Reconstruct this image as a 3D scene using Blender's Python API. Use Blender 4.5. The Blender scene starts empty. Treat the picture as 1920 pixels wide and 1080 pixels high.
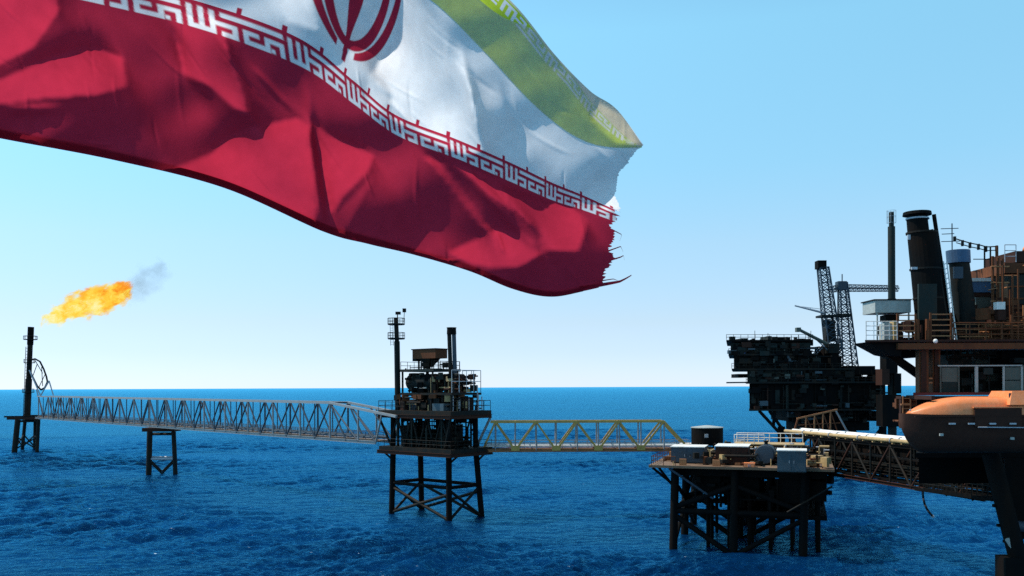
import bpy, math, random
import numpy as np
from mathutils import Vector, Matrix, Quaternion

random.seed(7); rng = np.random.default_rng(11)
SC = bpy.context.scene
COL = SC.collection
R = math.radians

# ------------------------------------------------------------------ camera
F = 1663.0            # focal length in photograph pixels (1920 wide)
H = 20.0              # eye height above the sea
YH = 726.0            # horizon row below the lens axis
ROLL = 0.0042
cam_d = bpy.data.cameras.new('camera'); cam = bpy.data.objects.new('camera', cam_d); COL.objects.link(cam)
cam_d.sensor_width = 36.0; cam_d.lens = 36.0 * F / 1920.0
cam_d.shift_y = (YH - 540.0) / 1920.0
cam_d.clip_start = 0.1; cam_d.clip_end = 120000
c, s = math.cos(ROLL), math.sin(ROLL)
cam.matrix_world = Matrix(((c, s, 0, 0), (0, 0, -1, 0), (-s, c, 0, H), (0, 0, 0, 1)))
SC.camera = cam

# ------------------------------------------------------------------ light
SUN_AZ, SUN_EL = R(-76), R(57)          # azimuth from +Y towards +X
Ldir = Vector((math.sin(SUN_AZ)*math.cos(SUN_EL), math.cos(SUN_AZ)*math.cos(SUN_EL), math.sin(SUN_EL)))
W = bpy.data.worlds.new('World'); SC.world = W; W.use_nodes = True
wn = W.node_tree.nodes; wl = W.node_tree.links
bg = wn['Background']
sky = wn.new('ShaderNodeTexSky'); sky.sky_type = 'NISHITA'; sky.sun_disc = False
sky.sun_elevation = SUN_EL; sky.sun_rotation = SUN_AZ
sky.air_density = 1.0; sky.dust_density = 0.0; sky.ozone_density = 2.0; sky.altitude = 0
wtc = wn.new('ShaderNodeTexCoord'); wsp = wn.new('ShaderNodeSeparateXYZ'); wl.new(wtc.outputs['Generated'], wsp.inputs[0])
wr = wn.new('ShaderNodeValToRGB'); we = wr.color_ramp.elements          # whiter, cyan summer air: tint by elevation over the whole dome
SKY_TINT = [(0.0, (.62, .80, 1.32)), (.038, (.68, .79, 1.12)), (.072, (.80, .84, .98)), (.156, (1.0, 1.11, 1.08)), (.237, (1.04, 1.38, 1.25)), (.37, (1.28, 1.80, 1.50)), (.6, (1.1, 1.5, 1.38)), (1.0, (1.0, 1.4, 1.32))]
we[0].position, we[1].position = 0.0, 1.0
we[0].color = (*[v/2 for v in SKY_TINT[0][1]], 1); we[1].color = (*[v/2 for v in SKY_TINT[-1][1]], 1)
for p_, c_ in SKY_TINT[1:-1]:
    e_ = we.new(p_); e_.color = (*[v/2 for v in c_], 1)
wl.new(wsp.outputs[2], wr.inputs[0])
wm = wn.new('ShaderNodeVectorMath'); wm.operation = 'MULTIPLY'; wl.new(sky.outputs[0], wm.inputs[0]); wl.new(wr.outputs[0], wm.inputs[1])
wm2 = wn.new('ShaderNodeVectorMath'); wm2.operation = 'SCALE'; wm2.inputs['Scale'].default_value = 2.0; wl.new(wm.outputs[0], wm2.inputs[0])
wl.new(wm2.outputs[0], bg.inputs[0]); bg.inputs[1].default_value = 0.15
sun_d = bpy.data.lights.new('sun', 'SUN'); sun = bpy.data.objects.new('sun', sun_d); COL.objects.link(sun)
sun_d.energy = 5.0; sun_d.angle = R(0.5); sun_d.color = (1.0, 0.95, 0.87)
sun.rotation_euler = (-Ldir).to_track_quat('-Z', 'Y').to_euler(); sun.location = (0, 0, 200)
SC.view_settings.view_transform = 'Standard'; SC.view_settings.look = 'None'
SC.view_settings.exposure = 0.0; SC.view_settings.gamma = 1.0
SC.cycles.use_denoising = False
SC.cycles.sample_clamp_direct = 1.2; SC.cycles.sample_clamp_indirect = 4.0
SC.cycles.volume_step_rate = 0.5
SC.cycles.max_bounces = 8; SC.cycles.transparent_max_bounces = 16

# ------------------------------------------------------------------ placing helpers
def at(px, py, D):
    dx, dy = px - 960.0, YH - py
    x, y = c*dx + s*dy, -s*dx + c*dy
    return Vector((x*D/F, D, H + y*D/F))
def at_z(px, py, z):
    dx, dy = px - 960.0, YH - py
    y = -s*dx + c*dy
    return at(px, py, (z - H)*F/y)
def Z(py, D, px=960): return at(px, py, D).z

# ------------------------------------------------------------------ materials
MATS = {}
def nodes_of(m):
    m.use_nodes = True
    return m.node_tree.nodes, m.node_tree.links, m.node_tree.nodes['Principled BSDF']
def paint(name, col, rough=0.55, metal=0.0, wear=(0.09, 0.035, 0.015), amount=0.35, scale=0.6, spec=0.4):
    """painted steel with blotchy wear and streaks, in world metres"""
    m = bpy.data.materials.new(name); n, l, p = nodes_of(m)
    geo = n.new('ShaderNodeNewGeometry')
    mp = n.new('ShaderNodeMapping'); mp.inputs['Scale'].default_value = (1, 1, 0.35)
    l.new(geo.outputs['Position'], mp.inputs['Vector'])
    a = n.new('ShaderNodeTexNoise'); a.inputs['Scale'].default_value = scale; a.inputs['Detail'].default_value = 8; a.inputs['Roughness'].default_value = 0.65
    l.new(mp.outputs[0], a.inputs['Vector'])
    r = n.new('ShaderNodeValToRGB'); r.color_ramp.elements[0].position = 0.45; r.color_ramp.elements[1].position = 0.72
    r.color_ramp.elements[0].color = (0, 0, 0, 1); r.color_ramp.elements[1].color = (amount, amount, amount, 1)
    l.new(a.outputs['Fac'], r.inputs[0])
    b = n.new('ShaderNodeTexNoise'); b.inputs['Scale'].default_value = scale*6; b.inputs['Detail'].default_value = 6
    l.new(geo.outputs['Position'], b.inputs['Vector'])
    var = n.new('ShaderNodeMix'); var.data_type = 'RGBA'
    var.inputs['A'].default_value = (*[x*0.7 for x in col], 1); var.inputs['B'].default_value = (*[min(1, x*1.25) for x in col], 1)
    l.new(b.outputs['Fac'], var.inputs['Factor'])
    mx = n.new('ShaderNodeMix'); mx.data_type = 'RGBA'
    l.new(r.outputs[0], mx.inputs['Factor']); l.new(var.outputs['Result'], mx.inputs['A']); mx.inputs['B'].default_value = (*wear, 1)
    l.new(mx.outputs['Result'], p.inputs['Base Color'])
    p.inputs['Roughness'].default_value = rough; p.inputs['Metallic'].default_value = metal
    p.inputs['Specular IOR Level'].default_value = spec
    bp = n.new('ShaderNodeBump'); bp.inputs['Strength'].default_value = 0.25; bp.inputs['Distance'].default_value = 0.03
    l.new(b.outputs['Fac'], bp.inputs['Height']); l.new(bp.outputs[0], p.inputs['Normal'])
    MATS[name] = m
    return m
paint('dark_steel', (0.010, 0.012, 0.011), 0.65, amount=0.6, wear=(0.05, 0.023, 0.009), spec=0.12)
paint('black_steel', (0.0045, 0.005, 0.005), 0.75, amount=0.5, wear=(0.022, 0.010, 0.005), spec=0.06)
paint('green_steel', (0.015, 0.023, 0.020), 0.6, amount=0.5, wear=(0.06, 0.028, 0.012), spec=0.15)
paint('teal_box', (0.055, 0.085, 0.10), 0.5, amount=0.25, spec=0.3)
paint('blue_grey', (0.05, 0.11, 0.19), 0.5, amount=0.25, spec=0.3)
paint('rust', (0.13, 0.042, 0.014), 0.75, amount=0.6, wear=(0.04, 0.014, 0.008), spec=0.2)
paint('rust_dark', (0.045, 0.016, 0.009), 0.8, amount=0.5, wear=(0.02, 0.01, 0.007), spec=0.2)
paint('rust_light', (0.36, 0.15, 0.06), 0.7, amount=0.5, spec=0.2)
paint('red_primer', (0.10, 0.014, 0.014), 0.6, amount=0.4, spec=0.25)
paint('yellow_paint', (0.52, 0.31, 0.07), 0.55, amount=0.45, wear=(0.16, 0.07, 0.025))
paint('tan_paint', (0.45, 0.30, 0.13), 0.6, amount=0.4)
paint('grey_paint', (0.25, 0.26, 0.26), 0.5, amount=0.3, wear=(0.12, 0.07, 0.04))
paint('blue_steel', (0.035, 0.055, 0.075), 0.5, amount=0.35, wear=(0.07, 0.045, 0.03), spec=0.3)
paint('pale_panel', (0.36, 0.37, 0.33), 0.55, amount=0.35, wear=(0.18, 0.12, 0.08))
paint('white_paint', (0.78, 0.74, 0.66), 0.45, amount=0.55, wear=(0.45, 0.33, 0.2))
paint('orange_grp', (0.86, 0.23, 0.07), 0.4, amount=0.4, wear=(0.75, 0.36, 0.19), scale=1.6)
paint('deck_plate', (0.17, 0.105, 0.06), 0.8, amount=0.6, wear=(0.14, 0.06, 0.03))
paint('sign_blue', (0.16, 0.28, 0.62), 0.5, amount=0.1, wear=(0.6, 0.65, 0.8))
paint('panel_green', (0.075, 0.085, 0.065), 0.55, amount=0.3)
paint('galvanised', (0.42, 0.44, 0.46), 0.45, 0.3, amount=0.3, wear=(0.2, 0.13, 0.08))
paint('rubber', (0.012, 0.012, 0.014), 0.6, amount=0.2)
def glass_mat():
    m = bpy.data.materials.new('dark_glass'); n, l, p = nodes_of(m)
    p.inputs['Base Color'].default_value = (0.02, 0.03, 0.035, 1); p.inputs['Roughness'].default_value = 0.08
    p.inputs['Specular IOR Level'].default_value = 0.6
    g = n.new('ShaderNodeNewGeometry'); t = n.new('ShaderNodeTexNoise'); t.inputs['Scale'].default_value = 0.8
    l.new(g.outputs['Position'], t.inputs['Vector'])
    b = n.new('ShaderNodeBump'); b.inputs['Strength'].default_value = 0.04; l.new(t.outputs['Fac'], b.inputs['Height']); l.new(b.outputs[0], p.inputs['Normal'])
    MATS['dark_glass'] = m
glass_mat()

# ------------------------------------------------------------------ mesh helpers
class MB:
    def __init__(s): s.v = []; s.f = []
    def add(s, vs, fs):
        o = len(s.v); s.v += [tuple(x) for x in vs]; s.f += [tuple(i+o for i in f) for f in fs]
    def box(s, ctr, size, rz=0.0):
        cx, cy, cz = ctr; hx, hy, hz = size[0]/2, size[1]/2, size[2]/2
        ca, sa = math.cos(rz), math.sin(rz)
        vs = [(cx+ca*x-sa*y, cy+sa*x+ca*y, cz+z) for z in (-hz, hz) for x, y in ((-hx,-hy),(hx,-hy),(hx,hy),(-hx,hy))]
        s.add(vs, [(3,2,1,0),(4,5,6,7),(0,1,5,4),(1,2,6,5),(2,3,7,6),(3,0,4,7)])
    def tube(s, p, q, r, r2=None, n=6, cap=True):
        p, q = Vector(p), Vector(q); r2 = r if r2 is None else r2
        d = (q-p).normalized(); a = d.orthogonal().normalized(); b = d.cross(a)
        vs = []
        for base, rr in ((p, r), (q, r2)):
            for i in range(n):
                t = 2*math.pi*i/n; vs.append(base + a*(rr*math.cos(t)) + b*(rr*math.sin(t)))
        fs = [(i, (i+1) % n, n+(i+1) % n, n+i) for i in range(n)]
        if cap: fs += [tuple(range(n-1, -1, -1)), tuple(range(n, 2*n))]
        s.add(vs, fs)
    def path(s, pts, r, n=6):
        for a, b in zip(pts[:-1], pts[1:]): s.tube(a, b, r, n=n)
    def lathe(s, ctr, prof, n=20, axis='z', rz=0.0):
        """prof = [(radius, height)]"""
        cx, cy, cz = ctr; vs = []
        for r_, h_ in prof:
            for i in range(n):
                t = 2*math.pi*i/n; a, b = r_*math.cos(t), r_*math.sin(t)
                if axis == 'z': x, y, z = a, b, h_
                else: x, y, z = h_, a, b
                vs.append((cx + x*math.cos(rz)-y*math.sin(rz), cy + x*math.sin(rz)+y*math.cos(rz), cz+z))
        m = len(prof)
        fs = [(j*n+i, j*n+(i+1) % n, (j+1)*n+(i+1) % n, (j+1)*n+i) for j in range(m-1) for i in range(n)]
        fs += [tuple(range(n-1, -1, -1)), tuple((m-1)*n+i for i in range(n))]
        s.add(vs, fs)
    def mesh(s, name, mat, smooth=False):
        me = bpy.data.meshes.new(name); me.from_pydata(s.v, [], s.f); me.materials.append(MATS[mat]); me.update()
        if smooth: me.polygons.foreach_set('use_smooth', [True]*len(me.polygons))
        return me
UNIT = {}
def unit(kind, mat):
    k = (kind, mat)
    if k not in UNIT:
        b = MB()
        if kind == 'box': b.box((0,0,0), (1,1,1))
        elif kind == 'ibeam':       # an I section, 1 long along Z, flanges along X
            for x0, x1, y0, y1 in ((-.5,.5,.40,.5),(-.5,.5,-.5,-.40),(-.07,.07,-.40,.40)):
                b.box(((x0+x1)/2,(y0+y1)/2,0),(x1-x0,y1-y0,1))
        else: b.tube((0,0,-.5),(0,0,.5),1.0,n=12)
        UNIT[k] = b.mesh(kind+'_'+mat, mat, smooth=False)
        if kind == 'tube':
            UNIT[k].polygons.foreach_set('use_smooth', [len(p.vertices) == 4 for p in UNIT[k].polygons])
    return UNIT[k]

def tag(o, label=None, cat=None, group=None, kind=None):
    if label: o['label'] = label
    if cat: o['category'] = cat
    if group: o['group'] = group
    if kind: o['kind'] = kind
    return o
class Thing:
    def __init__(s, name, label, cat, loc=(0,0,0), group=None):
        e = bpy.data.objects.new(name, None); COL.objects.link(e); e.location = loc; e.empty_display_size = 0.3
        tag(e, label, cat, group); s.e = e; s.M = Matrix.Translation(Vector(loc))
    def put(s, name, me, Mw, parent=None):
        o = bpy.data.objects.new(name, me); COL.objects.link(o)
        par, PM = (s.e, s.M) if parent is None else parent
        o.parent = par; o.matrix_parent_inverse = PM.inverted(); o.matrix_basis = Mw
        return (o, Mw.copy())
    def box(s, name, ctr, size, mat, rz=0.0, parent=None):
        M = Matrix.Translation(Vector(ctr)) @ Matrix.Rotation(rz, 4, 'Z') @ Matrix.Diagonal((*size, 1))
        return s.put(name, unit('box', mat), M, parent)
    def bar(s, name, p, q, w, h, mat, kind='box', parent=None):
        p, q = Vector(p), Vector(q); d = q-p; L = d.length; d.normalize()
        up = Vector((0,0,1)) if abs(d.z) < 0.95 else Vector((0,1,0))
        x = up.cross(d).normalized(); y = d.cross(x)
        M = Matrix(((x.x,y.x,d.x,0),(x.y,y.y,d.y,0),(x.z,y.z,d.z,0),(0,0,0,1)))
        M = Matrix.Translation((p+q)/2) @ M @ Matrix.Diagonal((w, h, L, 1))
        return s.put(name, unit(kind, mat), M, parent)
    def tube(s, name, p, q, r, mat, parent=None): return s.bar(name, p, q, r, r, mat, 'tube', parent)
    def beam(s, name, p, q, w, h, mat, parent=None): return s.bar(name, p, q, w, h, mat, 'ibeam', parent)
    def mesh(s, name, mb, mat, smooth=False, parent=None):
        return s.put(name, mb.mesh(name, mat, smooth), Matrix.Identity(4), parent)
    def rail(s, pts, mat='galvanised', h=1.1, step=1.5, r=0.03, rails=2, parent=None, name='railing'):
        b = MB()
        pts = [Vector(p) for p in pts]
        for a, q in zip(pts[:-1], pts[1:]):
            n = max(1, round((q-a).length/step))
            for i in range(n+1):
                t = a.lerp(q, i/n); b.tube(t, t+Vector((0,0,h)), r, n=5)
            for k in range(rails):
                z = Vector((0,0,h*(k+1)/rails)); b.tube(a+z, q+z, r, n=5)
        return s.mesh(name, b, mat, parent=parent)
    def ladder(s, p, q, mat, w=0.5, side=(1,0,0), r=0.035, step=0.35, name='ladder'):
        b = MB(); p, q = Vector(p), Vector(q); sd = Vector(side)*w/2
        b.tube(p-sd, q-sd, r, n=5); b.tube(p+sd, q+sd, r, n=5)
        n = max(2, int((q-p).length/step))
        for i in range(n):
            t = p.lerp(q, (i+.5)/n); b.tube(t-sd, t+sd, r*.8, n=4)
        return s.mesh(name, b, mat)

# ================================================================== SEA
def make_sea():
    na = 640
    r = np.concatenate([[0.0], np.geomspace(6, 58, 40)[:-1], np.geomspace(58, 420, 860)[:-1], np.geomspace(420, 90000, 190)])
    nr = len(r)-1
    ang = np.concatenate([np.linspace(-R(33), R(33), na), np.linspace(R(33), 2*math.pi-R(33), 90)[1:-1]])
    NA = len(ang)
    rr, aa = np.meshgrid(r[1:], ang, indexing='ij')
    X = rr*np.sin(aa); Y = rr*np.cos(aa)
    cell = np.gradient(r[1:])[:, None]+0*rr
    Zs = np.zeros_like(X)
    gust = np.zeros_like(X)
    for i in range(9):
        lam = rng.uniform(40, 160); th = rng.uniform(0, 6.28); gust += np.sin(2*math.pi/lam*(X*math.sin(th)*.6+Y*math.cos(th))+rng.uniform(0, 6.28))
    gust = np.clip(1+.36*gust, .25, 2.1)
    wind = R(150)                       # the wind sea runs towards the viewer and to the right
    for i in range(90):
        lam = float(np.exp(rng.uniform(math.log(0.7), math.log(16))))
        th = wind + rng.normal(0, 0.6); k = 2*math.pi/lam
        amp = 0.0086*lam**0.76 * rng.uniform(0.5, 1.1)
        ph = rng.uniform(0, 6.28)
        fade = np.clip(lam/(cell*2.2) - 1, 0, 1)
        arg = k*(X*math.sin(th)+Y*math.cos(th))+ph
        Zs += amp*fade*(np.sin(arg) + 0.22*np.cos(2*arg))
    Zs *= gust
    fadeback = (np.abs(((aa+math.pi) % (2*math.pi))-math.pi) < R(33.5))
    Zs *= fadeback
    V = np.stack([X, Y, Zs], -1).reshape(-1, 3)
    V = np.vstack([[[0, 0, 0]], V])
    idx = 1 + np.arange(nr*NA).reshape(nr, NA)
    a = idx[:-1]; b = idx[1:]
    q = np.stack([a, b, np.roll(b, -1, 1), np.roll(a, -1, 1)], -1).reshape(-1, 4)[:, ::-1]
    tri = np.stack([np.zeros(NA, int), idx[0], np.roll(idx[0], -1)], -1)[:, ::-1]
    me = bpy.data.meshes.new('sea')
    me.vertices.add(len(V)); me.vertices.foreach_set('co', V.ravel())
    nl = q.size + tri.size
    me.loops.add(nl); me.loops.foreach_set('vertex_index', np.concatenate([q.ravel(), tri.ravel()]).astype(np.int32))
    npoly = len(q)+len(tri); me.polygons.add(npoly)
    ls = np.concatenate([np.arange(len(q))*4, q.size+np.arange(len(tri))*3]); 
    me.polygons.foreach_set('loop_start', ls.astype(np.int32))
    me.update(calc_edges=True); me.validate()
    me.polygons.foreach_set('use_smooth', [True]*len(me.polygons))
    if me.polygons[0].normal.z < 0: me.flip_normals()
    m = bpy.data.materials.new('sea_water'); n, l, p = nodes_of(m)
    geo = n.new('ShaderNodeNewGeometry')
    def noise(scale, det, stretch, rough=0.6):
        mp = n.new('ShaderNodeMapping'); mp.inputs['Scale'].default_value = stretch; mp.inputs['Rotation'].default_value = (0, 0, R(-15))
        l.new(geo.outputs['Position'], mp.inputs['Vector'])
        t = n.new('ShaderNodeTexNoise'); t.inputs['Scale'].default_value = scale; t.inputs['Detail'].default_value = det; t.inputs['Roughness'].default_value = rough
        l.new(mp.outputs[0], t.inputs['Vector']); return t
    n1 = noise(2.4, 6, (1.0, 1.0, 1)); n2 = noise(0.5, 7, (0.8, 1.0, 1), .65); n3 = noise(0.022, 6, (0.5, 1.0, 1), 0.65)
    b1 = n.new('ShaderNodeBump'); b1.inputs['Strength'].default_value = 1.0; b1.inputs['Distance'].default_value = 0.17
    l.new(n1.outputs['Fac'], b1.inputs['Height'])
    b2 = n.new('ShaderNodeBump'); b2.inputs['Strength'].default_value = 1.0; b2.inputs['Distance'].default_value = 0.62
    l.new(n2.outputs['Fac'], b2.inputs['Height']); l.new(b1.outputs[0], b2.inputs['Normal'])
    ramp = n.new('ShaderNodeValToRGB')
    ramp.color_ramp.elements[0].position = 0.35; ramp.color_ramp.elements[0].color = (0.0003, 0.006, 0.026, 1)
    ramp.color_ramp.elements[1].position = 0.65; ramp.color_ramp.elements[1].color = (0.0009, 0.028, 0.095, 1)
    l.new(n3.outputs['Fac'], ramp.inputs[0])
    body = n.new('ShaderNodeBsdfDiffuse'); l.new(ramp.outputs[0], body.inputs['Color'])
    gl = n.new('ShaderNodeBsdfGlossy'); gl.inputs['Color'].default_value = (0.11, 0.62, 0.98, 1); gl.inputs['Roughness'].default_value = 0.09
    fr_ = n.new('ShaderNodeFresnel'); fr_.inputs['IOR'].default_value = 1.33
    for k in (gl, fr_): l.new(b2.outputs[0], k.inputs['Normal'])
    mxs = n.new('ShaderNodeMixShader'); l.new(fr_.outputs[0], mxs.inputs[0]); l.new(body.outputs[0], mxs.inputs[1]); l.new(gl.outputs[0], mxs.inputs[2])
    fo = noise(1.5, 4, (.55, 1.3, 1), .7); th_ = n.new('ShaderNodeMapRange'); th_.inputs['From Min'].default_value = .715; th_.inputs['From Max'].default_value = .75; l.new(fo.outputs['Fac'], th_.inputs['Value'])
    pale_fleck = n.new('ShaderNodeBsdfDiffuse'); pale_fleck.inputs['Color'].default_value = (.55, .66, .70, 1)  # sparse pale flecks where the noise peaks
    mx2 = n.new('ShaderNodeMixShader'); l.new(th_.outputs[0], mx2.inputs[0]); l.new(mxs.outputs[0], mx2.inputs[1]); l.new(pale_fleck.outputs[0], mx2.inputs[2])
    l.new(mx2.outputs[0], n['Material Output'].inputs['Surface']); n.remove(p)
    me.materials.append(m)
    o = bpy.data.objects.new('sea', me); COL.objects.link(o); tag(o, 'deep blue rippled open sea reaching to the horizon', kind='structure')
make_sea()

# ================================================================== helper: platforms
def frame(ox, oy, ang):
    u = Vector((math.cos(ang), math.sin(ang), 0)); v = Vector((-math.sin(ang), math.cos(ang), 0)); o = Vector((ox, oy, 0))
    return lambda a, b, z=0.0: o + u*a + v*b + Vector((0,0,z))

# ================================================================== FLARE TOWER
DT = 285.0
base = at(52, 786, DT)
ft = Thing('flare_tower', 'slim dark flare stack on a legged stand where the long bridge ends', 'flare tower', (base.x, base.y, 0))
zt = Z(786, DT, 50)
tops = [(33, DT-4), (47, DT+7), (72, DT-4), (66, DT+7)]
bots = [(25, DT-5), (40, DT+8), (68, DT-5), (64, DT+8)]
legT = []
for (tx, td), (bx_, bd) in zip(tops, bots):
    p = at(tx, 700, td); p.z = zt; q = at(bx_, 700, bd); q.z = -2.0
    ft.tube('leg', p, q, 0.55 if tx != 33 else 0.85, 'dark_steel'); legT.append((p, q))
def onleg(l, z): p, q = l; return p.lerp(q, (p.z-z)/(p.z-q.z))
for i, j in ((0, 2), (1, 3), (0, 1), (2, 3)):
    ft.tube('brace', onleg(legT[i], 5.0), onleg(legT[j], 1.0), 0.22, 'dark_steel')
    ft.tube('brace', onleg(legT[i], 1.0), onleg(legT[j], 5.0), 0.22, 'dark_steel')
    ft.tube('brace', onleg(legT[i], zt-.6), onleg(legT[j], zt-.6), 0.25, 'dark_steel')
m4 = sum((p for p, q in legT), Vector())/4
ft.box('deck', (m4.x+.8, m4.y, zt+.35), (9.4, 12.0, 0.7), 'rust_dark')
for k in (-1, 1):
    ft.beam('deck_beam', (m4.x-5, m4.y+k*5.5, zt+.95), (m4.x+5.5, m4.y+k*5.5, zt+.95), .4, .5, 'dark_steel')
sb, stp = at(51, 781, DT), at(58, 613, DT)
ft.tube('flare_stack', sb, sb.lerp(stp, .42), 1.0, 'dark_steel')
ft.tube('flare_stack', sb.lerp(stp, .42), sb.lerp(stp, .8), 0.8, 'dark_steel')
ft.tube('flare_tip', sb.lerp(stp, .8), stp, 0.95, 'black_steel')
for t, wd in ((.86, 2.0), (.68, .0), (.60, 1.6), (.27, 1.7)):
    if wd:
        q = sb.lerp(stp, t); b = MB(); b.lathe((q.x, q.y, q.z-.12), [(wd, 0), (wd, .22)], n=14)
        r_ = ft.mesh('service_platform', b, 'dark_steel')
        b = MB()
        for i in range(10):
            a0, a1 = 2*math.pi*i/10, 2*math.pi*(i+1)/10
            p0 = Vector((q.x+wd*math.cos(a0), q.y+wd*math.sin(a0), q.z)); p1 = Vector((q.x+wd*math.cos(a1), q.y+wd*math.sin(a1), q.z))
            b.tube(p0, p0+Vector((0,0,1.1)), .07, n=5); b.tube(p0+Vector((0,0,1.1)), p1+Vector((0,0,1.1)), .07, n=5)
        ft.mesh('railing', b, 'dark_steel', parent=r_)
ft.ladder(at(46.5, 780, DT-1), at(51.5, 650, DT-1), 'dark_steel', w=1.0, r=.1, step=1.0)
b = MB(); loop = [(56,675),(66,673),(75,678),(82,692),(87,706),(89,716),(84,727),(77,731),(70,724),(62,708),(57,697)]
b.path([at(x, y, DT-1) for x, y in loop], .28); ft.mesh('pipe_loop', b, 'dark_steel')
b = MB()
for a, q in (((78,688),(80,724)),((84,703),(72,728)),((70,682),(62,704)),((66,676),(80,700))): b.tube(at(*a, DT-1), at(*q, DT-1), .12)
ft.mesh('pipe_bracing', b, 'dark_steel')
for a, q in (((55,694),(76,742)),((68,730),(84,784)),((92,714),(100,741)),((76,742),(92,714))): ft.tube('stay', at(*a, DT-2), at(*q, DT-2), .2, 'galvanised')

# flame and smoke
def volume_mat(name, kind, L):
    m = bpy.data.materials.new(name); m.use_nodes = True; n = m.node_tree.nodes; l = m.node_tree.links; n.clear()
    out = n.new('ShaderNodeOutputMaterial'); tc = n.new('ShaderNodeTexCoord')
    def math_(op, a, b=None, clamp=False):
        k = n.new('ShaderNodeMath'); k.operation = op; k.use_clamp = clamp
        for i, x in enumerate((a, b)):
            if x is None: continue
            if isinstance(x, (int, float)): k.inputs[i].default_value = x
            else: l.new(x, k.inputs[i])
        return k.outputs[0]
    nz = n.new('ShaderNodeTexNoise'); nz.inputs['Scale'].default_value = 0.30 if kind == 'fire' else 0.17; nz.inputs['Detail'].default_value = 7; nz.inputs['Roughness'].default_value = 0.68
    nm = n.new('ShaderNodeMapping'); nm.inputs['Scale'].default_value = (.55, 1, 1) if kind == 'fire' else (1, 1, 1); l.new(tc.outputs['Object'], nm.inputs['Vector']); l.new(nm.outputs[0], nz.inputs['Vector'])
    sub = n.new('ShaderNodeVectorMath'); sub.operation = 'SUBTRACT'; l.new(nz.outputs['Color'], sub.inputs[0]); sub.inputs[1].default_value = (.5, .5, .5)
    sc = n.new('ShaderNodeVectorMath'); sc.operation = 'MULTIPLY'; l.new(sub.outputs[0], sc.inputs[0]); sc.inputs[1].default_value = (14, 14, 14) if kind == 'fire' else (13, 13, 13)
    ad = n.new('ShaderNodeVectorMath'); ad.operation = 'ADD'; l.new(tc.outputs['Object'], ad.inputs[0]); l.new(sc.outputs[0], ad.inputs[1])
    sp = n.new('ShaderNodeSeparateXYZ'); l.new(ad.outputs[0], sp.inputs[0])
    x01 = math_('DIVIDE', sp.outputs[0], L)
    if kind == 'fire':
        # slim at the nozzle end, swelling, then tapering
        rad = math_('MULTIPLY', math_('POWER', math_('MAXIMUM', x01, 0.001), 0.6), math_('POWER', math_('MAXIMUM', math_('SUBTRACT', 1.03, x01), 0.001), 0.38))
        rad = math_('ADD', math_('MULTIPLY', rad, 7.4), 0.3)
    else:
        rad = math_('MULTIPLY', math_('POWER', math_('MAXIMUM', math_('MULTIPLY', x01, math_('SUBTRACT', 1.0, x01)), 0.0001), 0.5), 11.0)
    rr = math_('SQRT', math_('ADD', math_('MULTIPLY', sp.outputs[1], sp.outputs[1]), math_('MULTIPLY', sp.outputs[2], sp.outputs[2])))
    f = math_('SUBTRACT', 1.0, math_('DIVIDE', rr, math_('MAXIMUM', rad, 0.05)))
    ends = math_('MULTIPLY', math_('MULTIPLY', x01, 14.0, True), math_('MULTIPLY', math_('SUBTRACT', 1.0, x01), 14.0, True))
    if kind == 'fire':
        dens = math_('MULTIPLY', math_('MULTIPLY', f, 1.5, True), ends)
        n2 = n.new('ShaderNodeTexNoise'); n2.inputs['Scale'].default_value = 0.36; n2.inputs['Detail'].default_value = 4
        l.new(ad.outputs[0], n2.inputs['Vector'])
        heat = math_('ADD', math_('MULTIPLY', n2.outputs['Fac'], 1.45), math_('MULTIPLY', x01, -0.32))
        cr = n.new('ShaderNodeValToRGB'); e = cr.color_ramp.elements
        e[0].position = 0.14; e[0].color = (0.75, 0.10, 0.01, 1); e[1].position = 0.85; e[1].color = (1.0, 0.95, 0.55, 1)
        x = e.new(0.30); x.color = (1.0, 0.30, 0.02, 1); x = e.new(0.52); x.color = (1.0, 0.64, 0.05, 1); x = e.new(.68); x.color = (1.0, .84, .14, 1)
        l.new(heat, cr.inputs[0])
        ab = n.new('ShaderNodeVolumeAbsorption'); ab.inputs['Color'].default_value = (0, 0, 0, 1)
        em = n.new('ShaderNodeEmission'); l.new(cr.outputs[0], em.inputs['Color'])
        d2 = math_('MULTIPLY', dens, 2.6)
        l.new(d2, ab.inputs['Density']); l.new(d2, em.inputs['Strength'])
        sh = n.new('ShaderNodeAddShader'); l.new(ab.outputs[0], sh.inputs[0]); l.new(em.outputs[0], sh.inputs[1]); l.new(sh.outputs[0], out.inputs['Volume'])
    else:
        n2 = n.new('ShaderNodeTexNoise'); n2.inputs['Scale'].default_value = 0.22; n2.inputs['Detail'].default_value = 5
        l.new(ad.outputs[0], n2.inputs['Vector'])
        pat = math_('MULTIPLY', math_('SUBTRACT', n2.outputs['Fac'], 0.38), 4.0, True)
        dens = math_('MULTIPLY', math_('MULTIPLY', math_('MULTIPLY', f, 1.4, True), ends), pat)
        pv = n.new('ShaderNodeVolumePrincipled'); pv.inputs['Color'].default_value = (0.10, 0.10, 0.11, 1); pv.inputs['Anisotropy'].default_value = 0.0
        l.new(math_('MULTIPLY', dens, 0.085), pv.inputs['Density']); l.new(pv.outputs[0], out.inputs['Volume'])
    MATS[name] = m
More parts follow.
